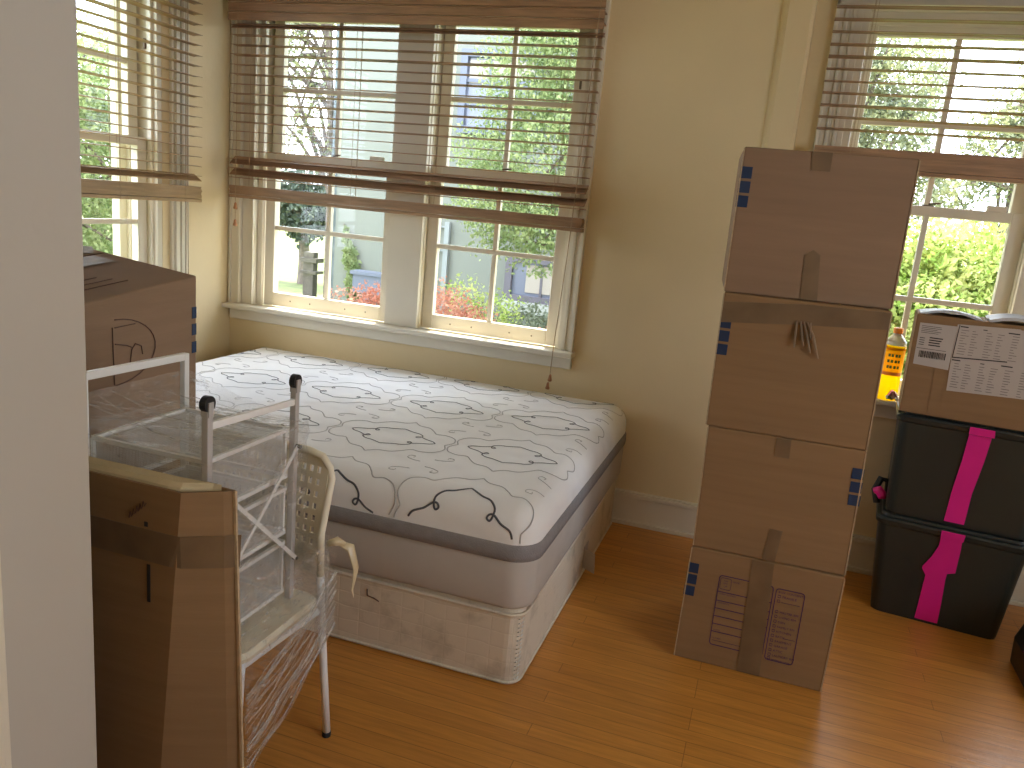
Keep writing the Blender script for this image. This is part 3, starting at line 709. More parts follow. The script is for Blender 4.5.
tag(g.build('paper_bag', 'greyenv', fix=False, solid=.010), 'pale folded bag at the right end of the labelled cardboard box', 'bag')
# bottle on the sill
bt = empty('cleaner_bottle', (.508,3.620,.79), 'yellow cleaning liquid bottle with orange cap on the right window sill', 'bottle')
bx_, by_ = .508, 3.620
prof = [(.036,.790),(.042,.794),(.043,.82),(.043,.885),(.041,.90),(.041,.99),(.043,1.0),(.043,1.02)]
MB().lathe(prof, bx_, by_, 28).build('bottle_body', 'yellow', bt, smooth=True)
MB().lathe([(.043,1.02),(.040,1.036),(.028,1.050),(.017,1.063),(.015,1.072)], bx_, by_, 28).build('bottle_neck', 'clear', bt, smooth=True)
MB().lathe([(.0185,1.068),(.019,1.072),(.019,1.088),(.017,1.090)], bx_, by_, 24).build('cap', 'orange', bt)
def cylp(a, z, r=.0422): return (bx_+r*math.sin(a), by_-r*math.cos(a), z)
lb = MB().grid(lambda a,c: cylp(-1.5+3.0*a, .895+.115*c), 16, 2).build('label', 'yellowlabel', bt, fix=False)
g = MB()
for z0,z1 in ((.895,.910),(1.000,1.012)): g.grid(lambda a,c: cylp(-1.5+3.0*a, z0+(z1-z0)*c, .0427), 16, 1)
build_each(g, 'label_band', 'orange', lb, fix=False)
g = MB()
for k in range(3):
    for j in range(4):
        a0 = -.65+.32*j+random.uniform(0,.08); zz = .925+.024*k
        g.grid(lambda a,c: cylp(a0+.22*a, zz+.012*c, .0428), 3, 1)
g.build('label_print', 'leafprint', lb, fix=False)
# dark bag at the right edge
g = loft(MB(), [(rrect(1.005,1.36,2.80,3.10,.03),0),(rrect(1.0,1.38,2.79,3.11,.04),.10),(rrect(1.03,1.38,2.80,3.11,.05),.20),(rrect(1.09,1.36,2.84,3.09,.05),.25)]).xf(Matrix.Identity(4))
db = empty('duffel_bag', (1.19,2.94,0), 'black bag on the floor cut off by the right edge, beside the bins', 'bag')
g.build('bag_body', 'bin', db, smooth=False, bevel=.01)
MB().tube([(1.15,2.90,.24),(1.16,2.91,.30),(1.20,2.92,.32),(1.26,2.93,.30),(1.28,2.94,.24)], .010, 8).build('handle', 'rubber', db, smooth=True)

# ------------------------------------------------------------------ folding-back chair with perforated back
ch = empty('plastic_chair', (-1.15,1.5,0), 'white chair with perforated plastic back, under the wrapped basket cart', 'chair')
def rail(xs): return [(xs,1.635,.44),(xs,1.628,.52),(xs,1.630,.61),(xs,1.650,.69),(xs,1.662,.76)]
CX0, CX1 = -1.36, -.962
for xs in (CX0, CX1):
    MB().tube([(xs,1.695,.012),(xs,1.668,.20),(xs,1.640,.40),(xs,1.630,.50)], .0105, 10).build('leg', 'white_metal', ch, smooth=True)
    MB().lathe([(.012,0),(.0125,.012),(.011,.014)], xs, 1.695, 12).build('foot_cap', 'rubber', ch)
for xs, fx in ((CX0,CX0-.01),(CX1-.02,CX1-.035)):
    MB().tube([(fx,1.315,.012),(xs,1.33,.20),(xs,1.345,.425)], .0105, 10).build('leg', 'white_metal', ch, smooth=True)
    MB().lathe([(.012,0),(.0125,.012),(.011,.014)], fx, 1.315, 12).build('foot_cap', 'rubber', ch)
# back outline tube
MB().tube([(CX1,1.630,.50),(CX1-.001,1.627,.61),(CX1,1.652,.70),(CX1+.001,1.664,.745),(CX1-.008,1.668,.772),(CX1-.028,1.668,.797),(CX1-.07,1.668,.807),(CX0+.07,1.668,.807),(CX0+.028,1.668,.797),(CX0+.008,1.668,.772),(CX0,1.664,.745),(CX0,1.652,.70),(CX0,1.627,.61),(CX0,1.630,.50)], .0095, 10).build('back_frame', 'chair', ch, smooth=True)
# perforated back: grid of cells with square-ish holes
g = MB(); nx, nz = 17, 10
xs = np.linspace(CX0+.006, CX1-.006, nx*2+1); zs = np.linspace(.50, .800, nz*2+1)
def by(x, z):
    t_ = (z-.50)/.32; return 1.630+.045*t_*t_ - .004 + .018*(1-((x-(CX0+CX1)/2)/.2)**2)
idx = {}
for j, z in enumerate(zs):
    for i, x in enumerate(xs):
        xx = x
        if z > .772: 
            k = (z-.772)/.028; lim = .195-.035*k; xx = (CX0+CX1)/2 + max(-lim, min(lim, x-(CX0+CX1)/2))
        idx[i,j] = len(g.v); g.v.append((xx, by(x,z), z))
for j in range(nz*2):
    for i in range(nx*2):
        if i%2 == 1 and j%2 == 1 and 4 < i < nx*2-2 and 3 < j < nz*2-2: continue
        g.f.append((idx[i,j], idx[i+1,j], idx[i+1,j+1], idx[i,j+1]))
g.build('backrest', 'chair', ch, fix=False, solid=.006)
g = loft(MB(), [(rrect(CX0+.0,CX1-.0,1.31,1.64,.045),.420),(rrect(CX0-.004,CX1+.004,1.305,1.645,.045),.432),(rrect(CX0+.004,CX1-.004,1.312,1.636,.04),.442)])
g.build('seat', 'chair', ch)
MB().tube([(CX0,1.64,.40),(CX0,1.34,.40),(CX1-.02,1.34,.40),(CX1-.005,1.64,.40)], .009, 8).build('seat_frame', 'white_metal', ch)

# ------------------------------------------------------------------ wire basket cart, upside down on the chair
ct = empty('basket_cart', (-1.18,1.44,.444), 'white wire basket cart wrapped in film, upside down with casters up', 'cart')
PX0, PX1, PY0, PY1 = -1.335, -1.022, 1.278, 1.585
ZB = .446
for (x,y,zt) in ((PX1,PY1,.985),(PX1,PY0,.995),(PX0,PY1,1.020),(PX0,PY0,1.025)):
    MB().bar((x,y,ZB),(x,y,zt), .016, .016).build('post', 'white_metal' if x < -1.2 else 'grey_metal', ct, bevel=.002)
g = MB().bar((PX1,PY0,.962),(PX1,PY1,.950), .010, .016).bar((PX0,PY0,1.016),(PX0,PY1,1.012), .014, .018)
build_each(g, 'top_rail', 'white_metal', ct, bevel=.002)
for y, zt in ((PY1,.985),(PY0,.995)):
    c = MB(); c.tube([(PX1-.007,y,zt+.014),(PX1+.007,y,zt+.014)], .0165, 18); w = c.build('caster', 'rubber', ct, smooth=False)
    MB().box(PX1+.006,PX1+.010,y-.007,y+.007,zt-.012,zt+.018).box(PX1-.010,PX1-.006,y-.007,y+.007,zt-.012,zt+.018).build('caster_fork', 'grey_metal', w)
for a, b_, off in (((PX1+.012,PY1,.842),(PX1+.012,PY0,.565),.0),((PX1+.017,PY0,.842),(PX1+.017,PY1,.556),.0)):
    MB().bar(a, b_, .003, .010).build('cross_brace', 'white_metal', ct)
g = MB()
for y, z in ((PY1,.842),(PY0,.565),(PY0,.842),(PY1,.556)): g.tube([(PX1+.005,y,z),(PX1+.021,y,z)], .005, 8)
build_each(g, 'bolt', 'rubber', ct)
def frame(g, z, w=.012, x0=PX0+.012, x1=PX1-.012, y0=PY0+.012, y1=PY1-.012):
    g.bar((x1,y0,z),(x1,y1,z),w).bar((x0,y0,z),(x0,y1,z),w).bar((x0,y0,z),(x1,y0,z),w).bar((x0,y1,z),(x1,y1,z),w)
for (zt, zb) in ((.882,.768),(.735,.625),(.597,.470)):
    r = MB(); frame(r, zt, .009); frame(r, zb, .010)
    x1, x0, y0, y1 = PX1-.012, PX0+.012, PY0+.012, PY1-.012
    for x,y in ((x1,y0+.006),(x1,y1-.006),(x0,y0),(x0,y1)): r.bar((x,y,zb),(x,y,zt),.007)
    k = r.build('wire_basket', 'white_metal', ct)
    for nm, lst, mt in (('mesh_panel', [(x1-.004,y0,y1)], 'mesh_yz'),('mesh_panel', [(x0+.004,y0,y1)], 'mesh_yz')):
        for x,a,c in lst: MB().add([(x,a,zb),(x,c,zb),(x,c,zt),(x,a,zt)], [(0,1,2,3)]).build(nm, mt, k, fix=False)
    for y in (y0+.004,y1-.004): MB().add([(x0,y,zb),(x1,y,zb),(x1,y,zt),(x0,y,zt)], [(0,1,2,3)]).build('mesh_panel', 'mesh_xz', k, fix=False)
    MB().add([(x0,y0,zt-.002),(x1,y0,zt-.002),(x1,y1,zt-.002),(x0,y1,zt-.002)], [(0,1,2,3)]).build('mesh_panel', 'mesh_xy', k, fix=False)

# ------------------------------------------------------------------ tall carton with foam
tc_ = empty('flat_carton', (-1.12,1.24,0), 'tall flat cardboard carton with wide brown tape, beside the closet wall', 'carton')
ZCt = .848
def sheet(g, plan_b, plan_t, z0, z1, th=.006):
    n = len(plan_b)
    if z1-z0 > .1:
        lp = lambda q: [(a[0]*(1-q)+b_[0]*q, a[1]*(1-q)+b_[1]*q) for a,b_ in zip(plan_b,plan_t)]
        for k in range(14): sheet(g, lp(k/14), lp((k+1)/14), z0+(z1-z0)*k/14, z0+(z1-z0)*(k+1)/14, th)
        return
    for i in range(n-1):
        (a,b_),(c,d) = (plan_b[i],plan_t[i]),(plan_b[i+1],plan_t[i+1])
        dv = Vector((c[0]-a[0],c[1]-a[1])).normalized(); nv = Vector((-dv.y,dv.x))*th
        g.hexa([(a[0],a[1],z0),(c[0],c[1],z0),(c[0]+nv.x,c[1]+nv.y,z0),(a[0]+nv.x,a[1]+nv.y,z0),
                (b_[0],b_[1],z1),(d[0],d[1],z1),(d[0]+nv.x,d[1]+nv.y,z1),(b_[0]+nv.x,b_[1]+nv.y,z1)])
pb = [(-1.56,1.20),(-1.090,1.20),(-.935,1.249),(-.902,1.262)]
pt = [(-1.56,1.20),(-1.019,1.20),(-.958,1.246),(-.944,1.262)]
g = MB(); sheet(g, pb, pt, 0, ZCt); sheet(g, [(-.902,1.262),(-.99,1.268),(-1.56,1.268)], [(-.944,1.266),(-.99,1.268),(-1.56,1.268)], 0, ZCt)
g.box(-1.566,-1.56,1.20,1.268,0,ZCt)
g.build('carton_shell', 'card', tc_)
MB().bar((-.9005,1.2575,0),(-.9425,1.2615,ZCt), .006).build('carton_edge', 'cardedge', tc_)
def TC(x, z, off=.002):
    q = z/ZCt; pl = [(a[0]*(1-q)+b_[0]*q, a[1]*(1-q)+b_[1]*q) for a,b_ in zip(pb,pt)]
    for a,b_ in zip(pl, pl[1:]):
        if x <= b_[0] or b_ is pl[-1]:
            t_ = (x-a[0])/(b_[0]-a[0]); return (x+ (off if a is not pl[0] else 0), a[1]+(b_[1]-a[1])*t_-off, z)
g = MB(); xs_ = list(np.linspace(-1.55,-.932,28))
for a, c in zip(xs_, xs_[1:]):
    g.add([TC(a,.688),TC(c,.688),TC(c,.756),TC(a,.756)], [(0,1,2,3)])
g.build('packing_tape', 'tape', tc_, fix=False, solid=.0012)
g = MB()
for (a,z0,z1) in ((-1.096,.60,.682),(-1.101,.762,.772)): g.add([TC(a-.004,z0,.003),TC(a+.004,z0,.003),TC(a+.004,z1,.003),TC(a-.004,z1,.003)], [(0,1,2,3)])
build_each(g, 'black_mark', 'ink', tc_, fix=False, solid=.001)
g = MB()
for k in range(5):
    xa = -1.142+.008*k; za = .772+.007*k; g.tube([TC(xa,za,.0025),TC(xa+.003,za+.014,.0025),TC(xa+.006,za+.004,.0025),TC(xa+.010,za+.012,.0025)], .0012, 4)
g.build('pen_scribble', 'pen', tc_)
def fpl(i): return [(-1.55+i,1.209+i),(-1.30,1.209+i),(-1.06,1.209+i),(-1.035,1.214+i),(-.985,1.2465+i*.6),(-.968,1.254),(-.975,1.259-i*.4),(-1.06,1.2605-i),(-1.30,1.2605-i),(-1.55+i,1.2605-i)]
fm = loft(MB(), [(fpl(0),.05),(fpl(0),.838),(fpl(.004),.850),(fpl(.012),.858)])
fo = fm.build('foam_panel', 'foam', smooth=False, bevel=.004); tag(fo, 'cream foam-padded panel standing inside the tall flat carton', 'foam panel')

# ------------------------------------------------------------------ stretch film
sf = empty('stretch_film', (-1.1,1.45,.2), 'clear stretch film wrapped round the cart, chair and carton', 'plastic film')
def wrinkle(s, a=.004): return a*(math.sin(31*s)+.6*math.sin(57*s+1.3)+.4*math.sin(97*s))
rng = random.Random(5)
# side sheet in front of the cart's right face and chair leg
P0, P1, P2, P3 = Vector((-.945,1.668,.60)), Vector((-.925,1.272,.64)), Vector((-.912,1.268,.205)), Vector((-.945,1.672,.345))
MB().grid(lambda a,c: tuple(P0.lerp(P1,a).lerp(P3.lerp(P2,a),c)+Vector((.004*math.sin(40*(a+c*.8))+.003*math.sin(93*(a*.6+c)), 0, .004*math.sin(23*a)))), 60, 60).build('side_sheet', 'film', sf, smooth=True, fix=False)
# thicker bunched strands along the lower edge
g = MB()
for k in range(26):
    s0 = rng.random(); a = P3.lerp(P0, s0*.62); b_ = P2.lerp(P1, s0*.40+rng.uniform(-.03,.05)); b_.z = max(b_.z,.20)
    pts = [a.lerp(b_, t_)+Vector((.004+.003*math.sin(9*t_+k), 0, -.012*math.sin(math.pi*t_)+.004*math.sin(14*t_+k))) for t_ in np.linspace(0,1,12)]
    g.tube(pts, rng.uniform(.0008,.0026), 4)
for k in range(9):
    zz = .33+.03*k; pts = [Vector((-.962+.0145*math.cos(q), zz*0+1.640+.0145*math.sin(q), zz+.012*q/6.28)) for q in np.linspace(0,6.28,10)]
    g.tube(pts, .0018, 4)
g.build('film_strand', 'film2', sf, smooth=True)
# wrap round the chair leg and lower back
g = MB().grid(lambda a,c: (-.962+.015*math.cos(2*math.pi*a)*(1+.15*math.sin(20*c)), 1.640+.016*math.sin(2*math.pi*a), .34+.26*c), 14, 30); g.build('leg_wrap', 'film2', sf, smooth=True, fix=False)
MB().grid(lambda a,c: (-.965-.30*a, 1.618-.006*math.sin(18*c)+.002*math.sin(50*a+30*c), .445+.17*c*(1-.25*a)), 30, 24).build('back_sheet', 'film2', sf, smooth=True, fix=False)
# wraps around the cart body
def loop(z0, z1, off, nm, mt, sag=0):
    cor = [(PX1+off,PY0-off),(PX1+off,PY1+off),(PX0-off,PY1+off),(PX0-off,PY0-off)]
    def fn(a, c):
        s = (a*4) % 4; i = int(s) % 4; t_ = s-int(s); A, B_ = cor[i], cor[(i+1)%4]
        w = .0025*math.sin(30*a+40*c)
        return (A[0]+(B_[0]-A[0])*t_+w, A[1]+(B_[1]-A[1])*t_+w, z0+(z1-z0)*c+.006*math.sin(11*a)*c - sag*math.sin(math.pi*t_)*c)
    MB().grid(fn, 64, 16).build(nm, mt, sf, smooth=True, fix=False)
loop(.46,.90,.024,'cart_wrap','film'); 
# draped sheet on top, pulled from the far posts down to the near ones
def top(a, c):
    x = PX0-.01+(PX1-PX0+.025)*a; y = PY0-.012+(PY1-PY0+.024)*c
    return (x, y, .908-.008*a+.004*math.sin(26*c+9*a)+.003*math.sin(60*c))
MB().grid(top, 30, 40).build('top_sheet', 'film', sf, smooth=True, fix=False)
def rise(y, s):    # side sheet rising towards the far post
    return MB().grid(lambda a,c: (PX0-.012+(PX1-PX0+.02)*a, y+.003*math.sin(25*a+12*c), .90+(.075*(1-a)**1.3+.004)*c), 26, 10)
g = rise(PY1+.014,1); g.build('raised_sheet', 'film', sf, smooth=True, fix=False)
MB().grid(lambda a,c: (PX0-.013+.002*math.sin(22*a), PY0-.01+(PY1-PY0+.02)*a, .90+.075*c), 26, 8).build('raised_sheet', 'film', sf, smooth=True, fix=False)
g = MB()
for k in range(12):
    y0 = PY0+(PY1-PY0)*rng.random(); y1 = PY0+(PY1-PY0)*rng.random()
    g.tube([(PX0-.01,y0,.915+rng.uniform(0,.05)),((PX0+PX1)/2,(y0+y1)/2,.913),(PX1+.02,y1,.908)], rng.uniform(.0006,.0014), 4)
g.build('film_fold', 'film2', sf, smooth=True)
# twisted tail of film hanging by the chair
g = MB().tube([(-.95,1.64,.585),(-.93,1.65,.592),(-.912,1.66,.585)], [.008,.012,.004], 8)
g.tube([(-.93,1.65,.59),(-.90,1.665,.575),(-.885,1.67,.52),(-.893,1.67,.46),(-.888,1.67,.44)], [.006,.013,.010,.004,.001], 8, flat=.25)
tl = g.build('film_tail', 'film2', sf, smooth=True)
M['tail'] = mat('yellowed_film', (.62,.52,.33), .3, bmp=.4, bscale=30); tl.data.materials[0] = M['tail']

# ------------------------------------------------------------------ outside
GZ = -.8
g = MB().add([(-60,YW+.2,GZ),(60,YW+.2,GZ),(60,80,GZ),(-60,80,GZ),(-60,-20,GZ),(XW-.2,-20,GZ),(XW-.2,YW+.2,GZ)], [(0,1,2,3),(4,5,6,0)])
tag(g.build('lawn', 'grass', fix=False), kind='structure')
g = MB().box(XW-1.2, XR+.9, YW+.2, YW+.83, ZC-.02, ZC+.10).box(XW-1.0, XW-.2, YF, YW+.2, ZC-.02, ZC+.10); tag(g.build('added_overhang', 'added_eave'), kind='structure')  # unseen overhang added to block sun above the sill and bottom rails
def leaves(n, blobs, size, seed=0, shell=.35, flat=.0):
    rg = np.random.default_rng(seed); w = np.array([b[3]*b[4]*b[5] for b in blobs]); w = w/w.sum()
    cnt = (w*n).astype(int); C = []
    for b_, k in zip(blobs, cnt):
        d = rg.normal(size=(k,3)); d /= np.linalg.norm(d,axis=1)[:,None]; r_ = (shell+(1-shell)*rg.random(k))**.6
        wob = 1+.22*np.sin(5*d[:,0]+b_[0]*3)*np.sin(6*d[:,1]+b_[1])+.15*np.sin(9*d[:,2]+b_[2]*7)
        C.append(np.array(b_[:3])+d*(r_*wob)[:,None]*np.array(b_[3:6]))
    C = np.concatenate(C); k = len(C)
    a = rg.normal(size=(k,3)); a /= np.linalg.norm(a,axis=1)[:,None]; b2 = np.cross(a, rg.normal(size=(k,3))); b2 /= np.linalg.norm(b2,axis=1)[:,None]
    s = size*(.6+.8*rg.random(k))[:,None]
    V = np.stack([C-a*s, C-b2*s*.55, C+a*s, C+b2*s*.55], 1).reshape(-1,3)
    return V, k
def foliage(name, mt, parent, n, blobs, size, seed, shell=.35):
    V, k = leaves(n, blobs, size, seed, shell); me = bpy.data.meshes.new(name)
    root = parent; org = np.zeros(3)
    if parent is not None: org = np.array(ORG[parent.name])
    V = V-org; me.vertices.add(len(V)); me.vertices.foreach_set('co', V.astype(np.float32).ravel())
    me.loops.add(4*k); me.loops.foreach_set('vertex_index', np.arange(4*k, dtype=np.int32))
    me.polygons.add(k); me.polygons.foreach_set('loop_start', np.arange(0,4*k,4,dtype=np.int32)); me.polygons.foreach_set('loop_total', np.full(k,4,dtype=np.int32))
    me.update(calc_edges=True); me.materials.append(M[mt])
    o = bpy.data.objects.new(name, me); COL.objects.link(o)
    if parent is not None: o.parent = parent
    return o
def tree(label, base, top_, r, blobs, mt, n, size, seed, nbr=8, group=None, nm='tree', twigs=0):
    root = empty(nm, base, label, 'tree' if nm == 'tree' else 'shrub', group)
    foliage('foliage', mt, root, n, blobs, size, seed)
    rg = random.Random(seed); g = MB(); b0 = Vector(base); t0 = Vector(top_)
    g.tube([b0.lerp(t0, q)+Vector((.06*math.sin(5*q+seed),.05*math.cos(4*q),0)) for q in np.linspace(0,1,9)], [r*(1-.75*q) for q in np.linspace(0,1,9)], 8)
    for k in range(nbr):
        b_ = rg.choice(blobs); s = b0.lerp(t0, rg.uniform(.35,.95)); e = Vector(b_[:3])+Vector((rg.uniform(-1,1)*b_[3],rg.uniform(-1,1)*b_[4],rg.uniform(-.5,1)*b_[5]))*.75
        m_ = s.lerp(e,.5)+Vector((0,0,.1)); g.tube([s,m_,e], [r*.35,r*.2,r*.06], 5)
        for q in range(twigs):
            s2 = m_.lerp(e, rg.random()); e2 = s2+Vector((rg.uniform(-.5,.5),rg.uniform(-.4,.4),rg.uniform(-.35,.45))); g.tube([s2, s2.lerp(e2,.5)+Vector((0,0,.05)), e2], [r*.10,r*.07,r*.03], 4)
    g.build('trunk', 'bark', root)
    return root
# maple in front of the neighbour's house
tree('bright green maple seen through the right half of the bed window', (-1.05,7.3,GZ), (-1.5,7.2,3.4), .11,
     [(-2.1,7.1,1.75,.85,.8,.75),(-2.55,7.0,1.5,.35,.5,.50),(-1.5,7.2,2.6,.9,.9,.9),(-2.35,7.1,2.5,.45,.5,.55),(-1.3,7.3,1.55,.7,.6,.6),(-1.9,7.3,3.3,.9,.8,.7),(-2.1,6.9,1.22,.55,.4,.25),(-.7,7.4,2.3,.8,.8,1.0),(-1.95,6.95,.98,.42,.3,.20),(-2.25,6.9,1.15,.35,.3,.2)], 'leaf', 62000, .020, 3)
tree('sparse spring tree with bare branches left of the neighbour house', (-6.6,11.2,GZ), (-6.9,11.2,4.6), .12,
     [(-7.4,11,2.7,.8,.6,.7),(-6.9,11,3.5,.7,.6,.7),(-7.6,11,3.7,.7,.6,.6),(-7.0,11,2.0,.6,.5,.4)], 'leaf2', 3000, .032, 5, nbr=26, twigs=5)
tree('dark broad tree shading the lawn far left', (-10.2,16,GZ), (-10.4,16,1.6), .16,
     [(-10.2,16,.75,.9,.9,.62),(-11.2,16,.9,.8,.8,.60),(-9.5,16.4,.9,.7,.7,.60),(-10.6,16.2,1.3,1.6,.8,.5)], 'leafdark', 9000, .06, 6)
tree('pale green tree at the left of the right window', (.2,9.2,GZ), (.6,9.2,3.1), .10,
     [(.75,9,2.35,.5,.6,.62),(.9,9,2.95,.42,.5,.45),(.3,9.2,2.2,.6,.6,.7),(1.15,9,1.95,.4,.4,.35),(.4,9,3.2,.4,.5,.4)], 'leaf2', 22000, .024, 8)
tree('thin yellow-green tree against the sky in the right window', (2.1,9.6,GZ), (2.2,9.6,3.4), .09,
     [(1.95,9.5,2.4,.45,.5,.5),(2.35,9.5,2.9,.5,.5,.55),(2.7,9.5,2.3,.5,.5,.6),(1.6,9.5,2.0,.30,.4,.3)], 'leaf2', 12000, .024, 9, nbr=14)
hg = empty('hedge', (1.6,7.6,GZ), 'bright yellow-green hedge filling the lower right window', 'hedge')
foliage('foliage', 'leafy', hg, 95000, [(.7,7.6,.95,.8,.5,.6),(1.6,7.7,1.0,.9,.5,.6),(2.5,7.7,.95,.9,.5,.6),(.7,7.6,.7,.7,.6,.75),(1.4,7.6,.85,.7,.6,.72),(2.1,7.7,.75,.8,.6,.78),(2.8,7.7,.7,.8,.6,.75),(1.1,7.4,.2,1.1,.5,.7),(2.3,7.4,.1,1.3,.5,.7),(.2,7.8,.3,.6,.5,.8)], .030, 11)
g = MB()
for x in (.5,1.0,1.5,2.0,2.6): g.tube([(x,7.6,GZ),(x+.05,7.6,.3),(x-.03,7.65,.9)], [.03,.025,.01], 6)
g.build('stems', 'bark', hg)
tree('large leafy tree outside the left wall window', (-7.6,6.2,GZ), (-7.5,6.3,3.0), .14,
     [(-7.1,7.1,2.40,.6,.8,.50),(-7.2,6.9,1.5,.7,.9,.8),(-7.3,6.4,2.3,.8,1.0,.62),(-7.0,7.2,.9,.6,.6,.7),(-7.2,7.6,2.0,.6,.7,.6),(-7.4,6.0,1.2,.8,.9,.8),(-7.2,6.9,.1,.8,1.2,.7)], 'leaf', 32000, .028, 13)
tree('olive tree further right outside the left wall window', (-9.6,9.6,GZ), (-9.6,9.6,2.6), .12,
     [(-9.4,9.4,1.6,1.0,1.0,1.0),(-9.6,10.2,.6,1.0,1.0,.9),(-9.8,8.6,2.2,.9,.9,.6)], 'leaf2', 8000, .05, 14)
def shrub(label, base, blobs, mt, n, size, seed, group='low shrubs outside the bed window'):
    root = empty('shrub', base, label, 'shrub', group); foliage('foliage', mt, root, n, blobs, size, seed, .2)
    g = MB(); rg = random.Random(seed)
    for k in range(7):
        b_ = rg.choice(blobs); g.tube([base, (base[0]+rg.uniform(-.1,.1),base[1],base[2]+.4), (b_[0]+rg.uniform(-.2,.2),b_[1],b_[2])], [.02,.014,.005], 5)
    g.build('stems', 'bark', root)
shrub('red-leaved shrub low in the left half of the bed window', (-3.3,6.0,GZ), [(-3.2,6,.35,.35,.3,.36),(-3.75,6,.2,.35,.3,.28),(-2.95,6,.20,.3,.3,.30),(-3.1,6,.50,.2,.2,.22),(-3.4,6,-.2,.6,.3,.4)], 'leafred', 11000, .016, 21)
shrub('red-leaved shrub low in the right half of the bed window', (-2.45,6.1,GZ), [(-2.5,6,.50,.25,.25,.30),(-2.3,6,.35,.25,.25,.28),(-2.4,6,.1,.4,.3,.5)], 'leafred', 7500, .016, 22)
shrub('yellow-tipped bush behind the red shrubs', (-2.3,6.5,GZ), [(-2.55,6.5,.62,.22,.2,.20),(-2.25,6.5,.52,.28,.2,.22),(-2.4,6.5,0,.4,.3,.6)], 'leafy', 4200, .016, 23)
shrub('grey-green bush below the neighbour window', (-1.95,6.9,GZ), [(-2.05,6.9,.35,.32,.3,.28),(-1.7,6.9,.28,.3,.3,.25),(-1.9,6.9,-.2,.5,.3,.5)], 'leafgrey', 8000, .016, 24)
shrub('small rose-red bush at the right foot of the bed window', (-1.5,6.2,GZ), [(-1.62,6.2,.40,.16,.2,.12),(-1.5,6.2,.0,.3,.2,.45)], 'leafred', 1500, .022, 25)
vn = empty('climbing_vine', (-5.0,8.9,GZ), 'green vine climbing the pale neighbour wall', 'vine')
foliage('foliage', 'leaf', vn, 800, [(-4.98,8.93,.30,.10,.05,.30),(-5.05,8.93,.62,.10,.04,.16),(-5.1,8.93,.85,.05,.03,.12)], .035, 27)
MB().tube([(-4.97,8.95,GZ),(-4.98,8.95,.1),(-5.05,8.95,.6),(-5.15,8.95,1.0)], .012, 5).build('stem', 'bark', vn)
# neighbour house
hs = empty('neighbour_house', (-3.0,10.5,GZ), 'pale grey-green stucco house seen through the bed window', 'house')
MB().box(-5.30,-.6,9.0,14,GZ,6.5).build('wall', 'stucco', hs)
MB().box(-5.42,-5.30,9.05,14,GZ,6.5).build('corner_board', 'shade', hs)
g = MB().box(-3.80,-3.74,8.93,8.99,GZ,1.15)
for z in (.45,.80,1.08): g.box(-4.02,-3.80,8.96,8.99,z,z+.02)
g.build('downspout', 'pipe', hs)
def hwin(x0,x1,z0,z1,fm_,mts,nx_,nz_):
    g = MB().box(x0-.08,x0,8.93,9.0,z0-.08,z1+.08).box(x1,x1+.08,8.93,9.0,z0-.08,z1+.08).box(x0,x1,8.93,9.0,z1,z1+.08).box(x0,x1,8.93,9.0,z0-.08,z0)
    for k in range(1,nx_): xx = x0+(x1-x0)*k/nx_; g.box(xx-.015,xx+.015,8.96,9,z0,z1)
    for k in range(1,nz_): zz = z0+(z1-z0)*k/nz_; g.box(x0,x1,8.955,9,zz-.02,zz+.02)
    w = g.build('window', fm_, hs); MB().box(x0,x1,8.98,8.995,z0,z1).build('pane', mts, w); return w
w = hwin(-3.66,-2.85,2.25,3.0,'bluewin','winpane',3,3); MB().box(-3.64,-2.87,8.965,8.978,2.72,2.97).build('shade', 'winblind', w)
w = hwin(-2.92,-2.2,.40,.78,'darkwin','winpane',2,1); MB().box(-2.75,-2.35,8.965,8.978,.44,.76).build('shade', 'winblind', w)
MB().box(-3.0,-2.0,8.90,9.0,.20,.33).build('ledge', 'ledge', hs)
MB().box(-5.6,-.4,8.6,14.2,6.5,6.7).build('roof', 'shade', hs)
g = MB().box(-6.38,-6.22,10.0,10.12,GZ,.50).box(-6.42,-6.16,9.97,10.18,.20,.24).box(-6.42,-6.16,9.97,10.18,.36,.42)
tag(g.build('garden_post', 'wooddark'), 'weathered wooden post on the lawn left of the house', 'post')
g = MB().box(-4.72,-4.35,8.45,8.62,.25,.48).box(-4.75,-4.32,8.43,8.64,.46,.50).box(-4.6,-4.5,8.5,8.58,GZ,.25)
tag(g.build('mail_box', 'bluewin'), 'blue-grey box on a post against the house wall', 'post box')

# ------------------------------------------------------------------ light
sc = bpy.context.scene
w = bpy.data.worlds.new('sky'); sc.world = w; w.use_nodes = True; t = w.node_tree; bg = t.nodes['Background']
SKY = 3.2
tc = t.nodes.new('ShaderNodeTexCoord'); n1 = t.nodes.new('ShaderNodeTexNoise'); n1.inputs['Scale'].default_value = 3; n1.inputs['Detail'].default_value = 5
t.links.new(tc.outputs['Generated'], n1.inputs['Vector'])
rp = t.nodes.new('ShaderNodeValToRGB'); rp.color_ramp.elements[0].position = .4; rp.color_ramp.elements[0].color = (.62,.78,1,1); rp.color_ramp.elements[1].position = .62; rp.color_ramp.elements[1].color = (1,1,1,1)
t.links.new(n1.outputs['Fac'], rp.inputs['Fac']); t.links.new(rp.outputs['Color'], bg.inputs['Color']); bg.inputs['Strength'].default_value = SKY
sn = bpy.data.lights.new('sun', 'SUN'); sn.energy = 7; sn.angle = R(1.0); sn.color = (1,.95,.82)
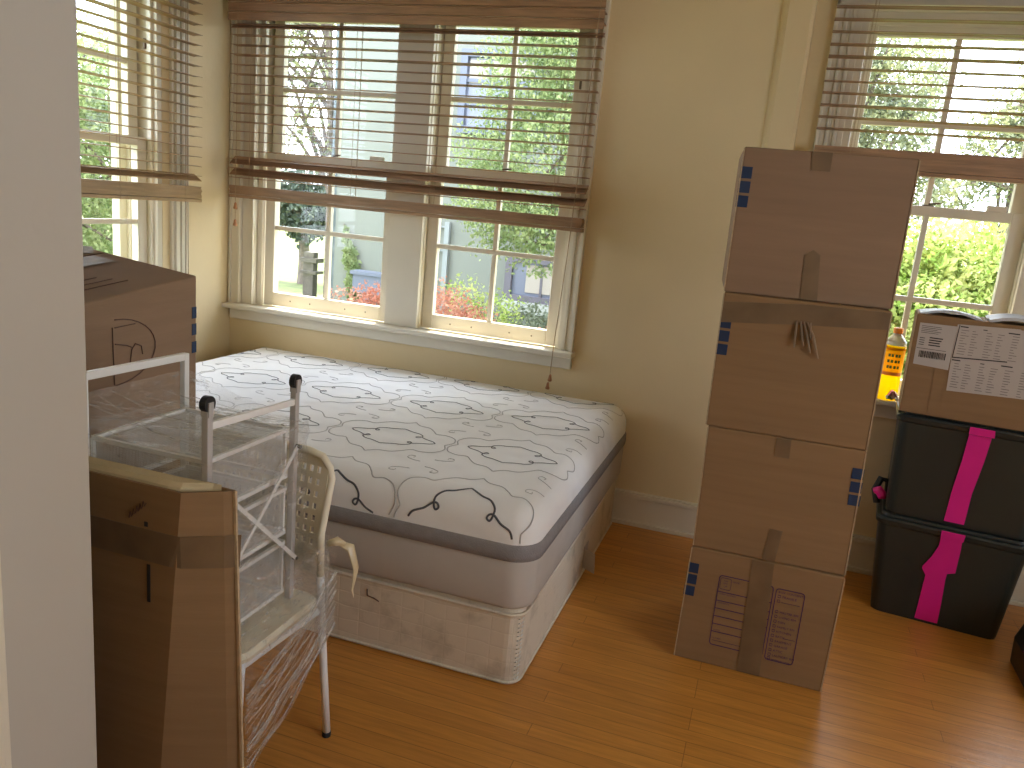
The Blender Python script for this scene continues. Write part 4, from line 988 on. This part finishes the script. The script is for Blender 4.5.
so = bpy.data.objects.new('sun', sn); COL.objects.link(so)
dv = Vector((.22,-1,-2.2)).normalized(); so.rotation_euler = dv.to_track_quat('-Z','Y').to_euler(); so.location = (0,10,20)
for nm, c, sx, sy, rot in (('portal_4',(XR+.24,.60,1.57),1.6,2.1,(0,R(90),0)),('portal_1',(-1.78,YW+.24,1.55),1.9,1.6,(R(-90),0,0)),('portal_2',(1.0,YW+.24,1.55),1.8,1.6,(R(-90),0,0)),('portal_3',(XW-.24,2.62,1.55),1.6,1.3,(0,R(-90),0))):
    L = bpy.data.lights.new(nm, 'AREA'); L.shape = 'RECTANGLE'; L.size = sx; L.size_y = sy; L.cycles.is_portal = True
    o = bpy.data.objects.new(nm, L); COL.objects.link(o); o.location = c; o.rotation_euler = rot

# ------------------------------------------------------------------ camera
cam = bpy.data.cameras.new('camera'); co = bpy.data.objects.new('camera', cam); COL.objects.link(co); sc.camera = co
yaw, pit, rol, fpx = R(-17.338), R(-12.721), R(5.296), 803.0
cam.sensor_width = 36; cam.sensor_fit = 'HORIZONTAL'; cam.lens = 36*fpx/1024; cam.clip_start = .02; cam.clip_end = 300
fw = Vector((math.sin(yaw)*math.cos(pit), math.cos(yaw)*math.cos(pit), math.sin(pit))); rt = Vector((math.cos(yaw), -math.sin(yaw), 0)); up = rt.cross(fw)
r2 = math.cos(rol)*rt+math.sin(rol)*up; u2 = -math.sin(rol)*rt+math.cos(rol)*up
mw = Matrix((( r2.x,u2.x,-fw.x,0),(r2.y,u2.y,-fw.y,0),(r2.z,u2.z,-fw.z,1.45),(0,0,0,1))); co.matrix_world = mw
sc.view_settings.view_transform = 'Standard'; sc.view_settings.look = 'None'; sc.view_settings.gamma = 1; sc.view_settings.exposure = 1.6; sc.view_settings.use_curve_mapping = False
sc.cycles.use_denoising = True; sc.cycles.max_bounces = 10; sc.cycles.diffuse_bounces = 6; sc.cycles.transparent_max_bounces = 24; sc.cycles.caustics_reflective = False; sc.cycles.caustics_refractive = False
sc.cycles.sample_clamp_indirect = 8
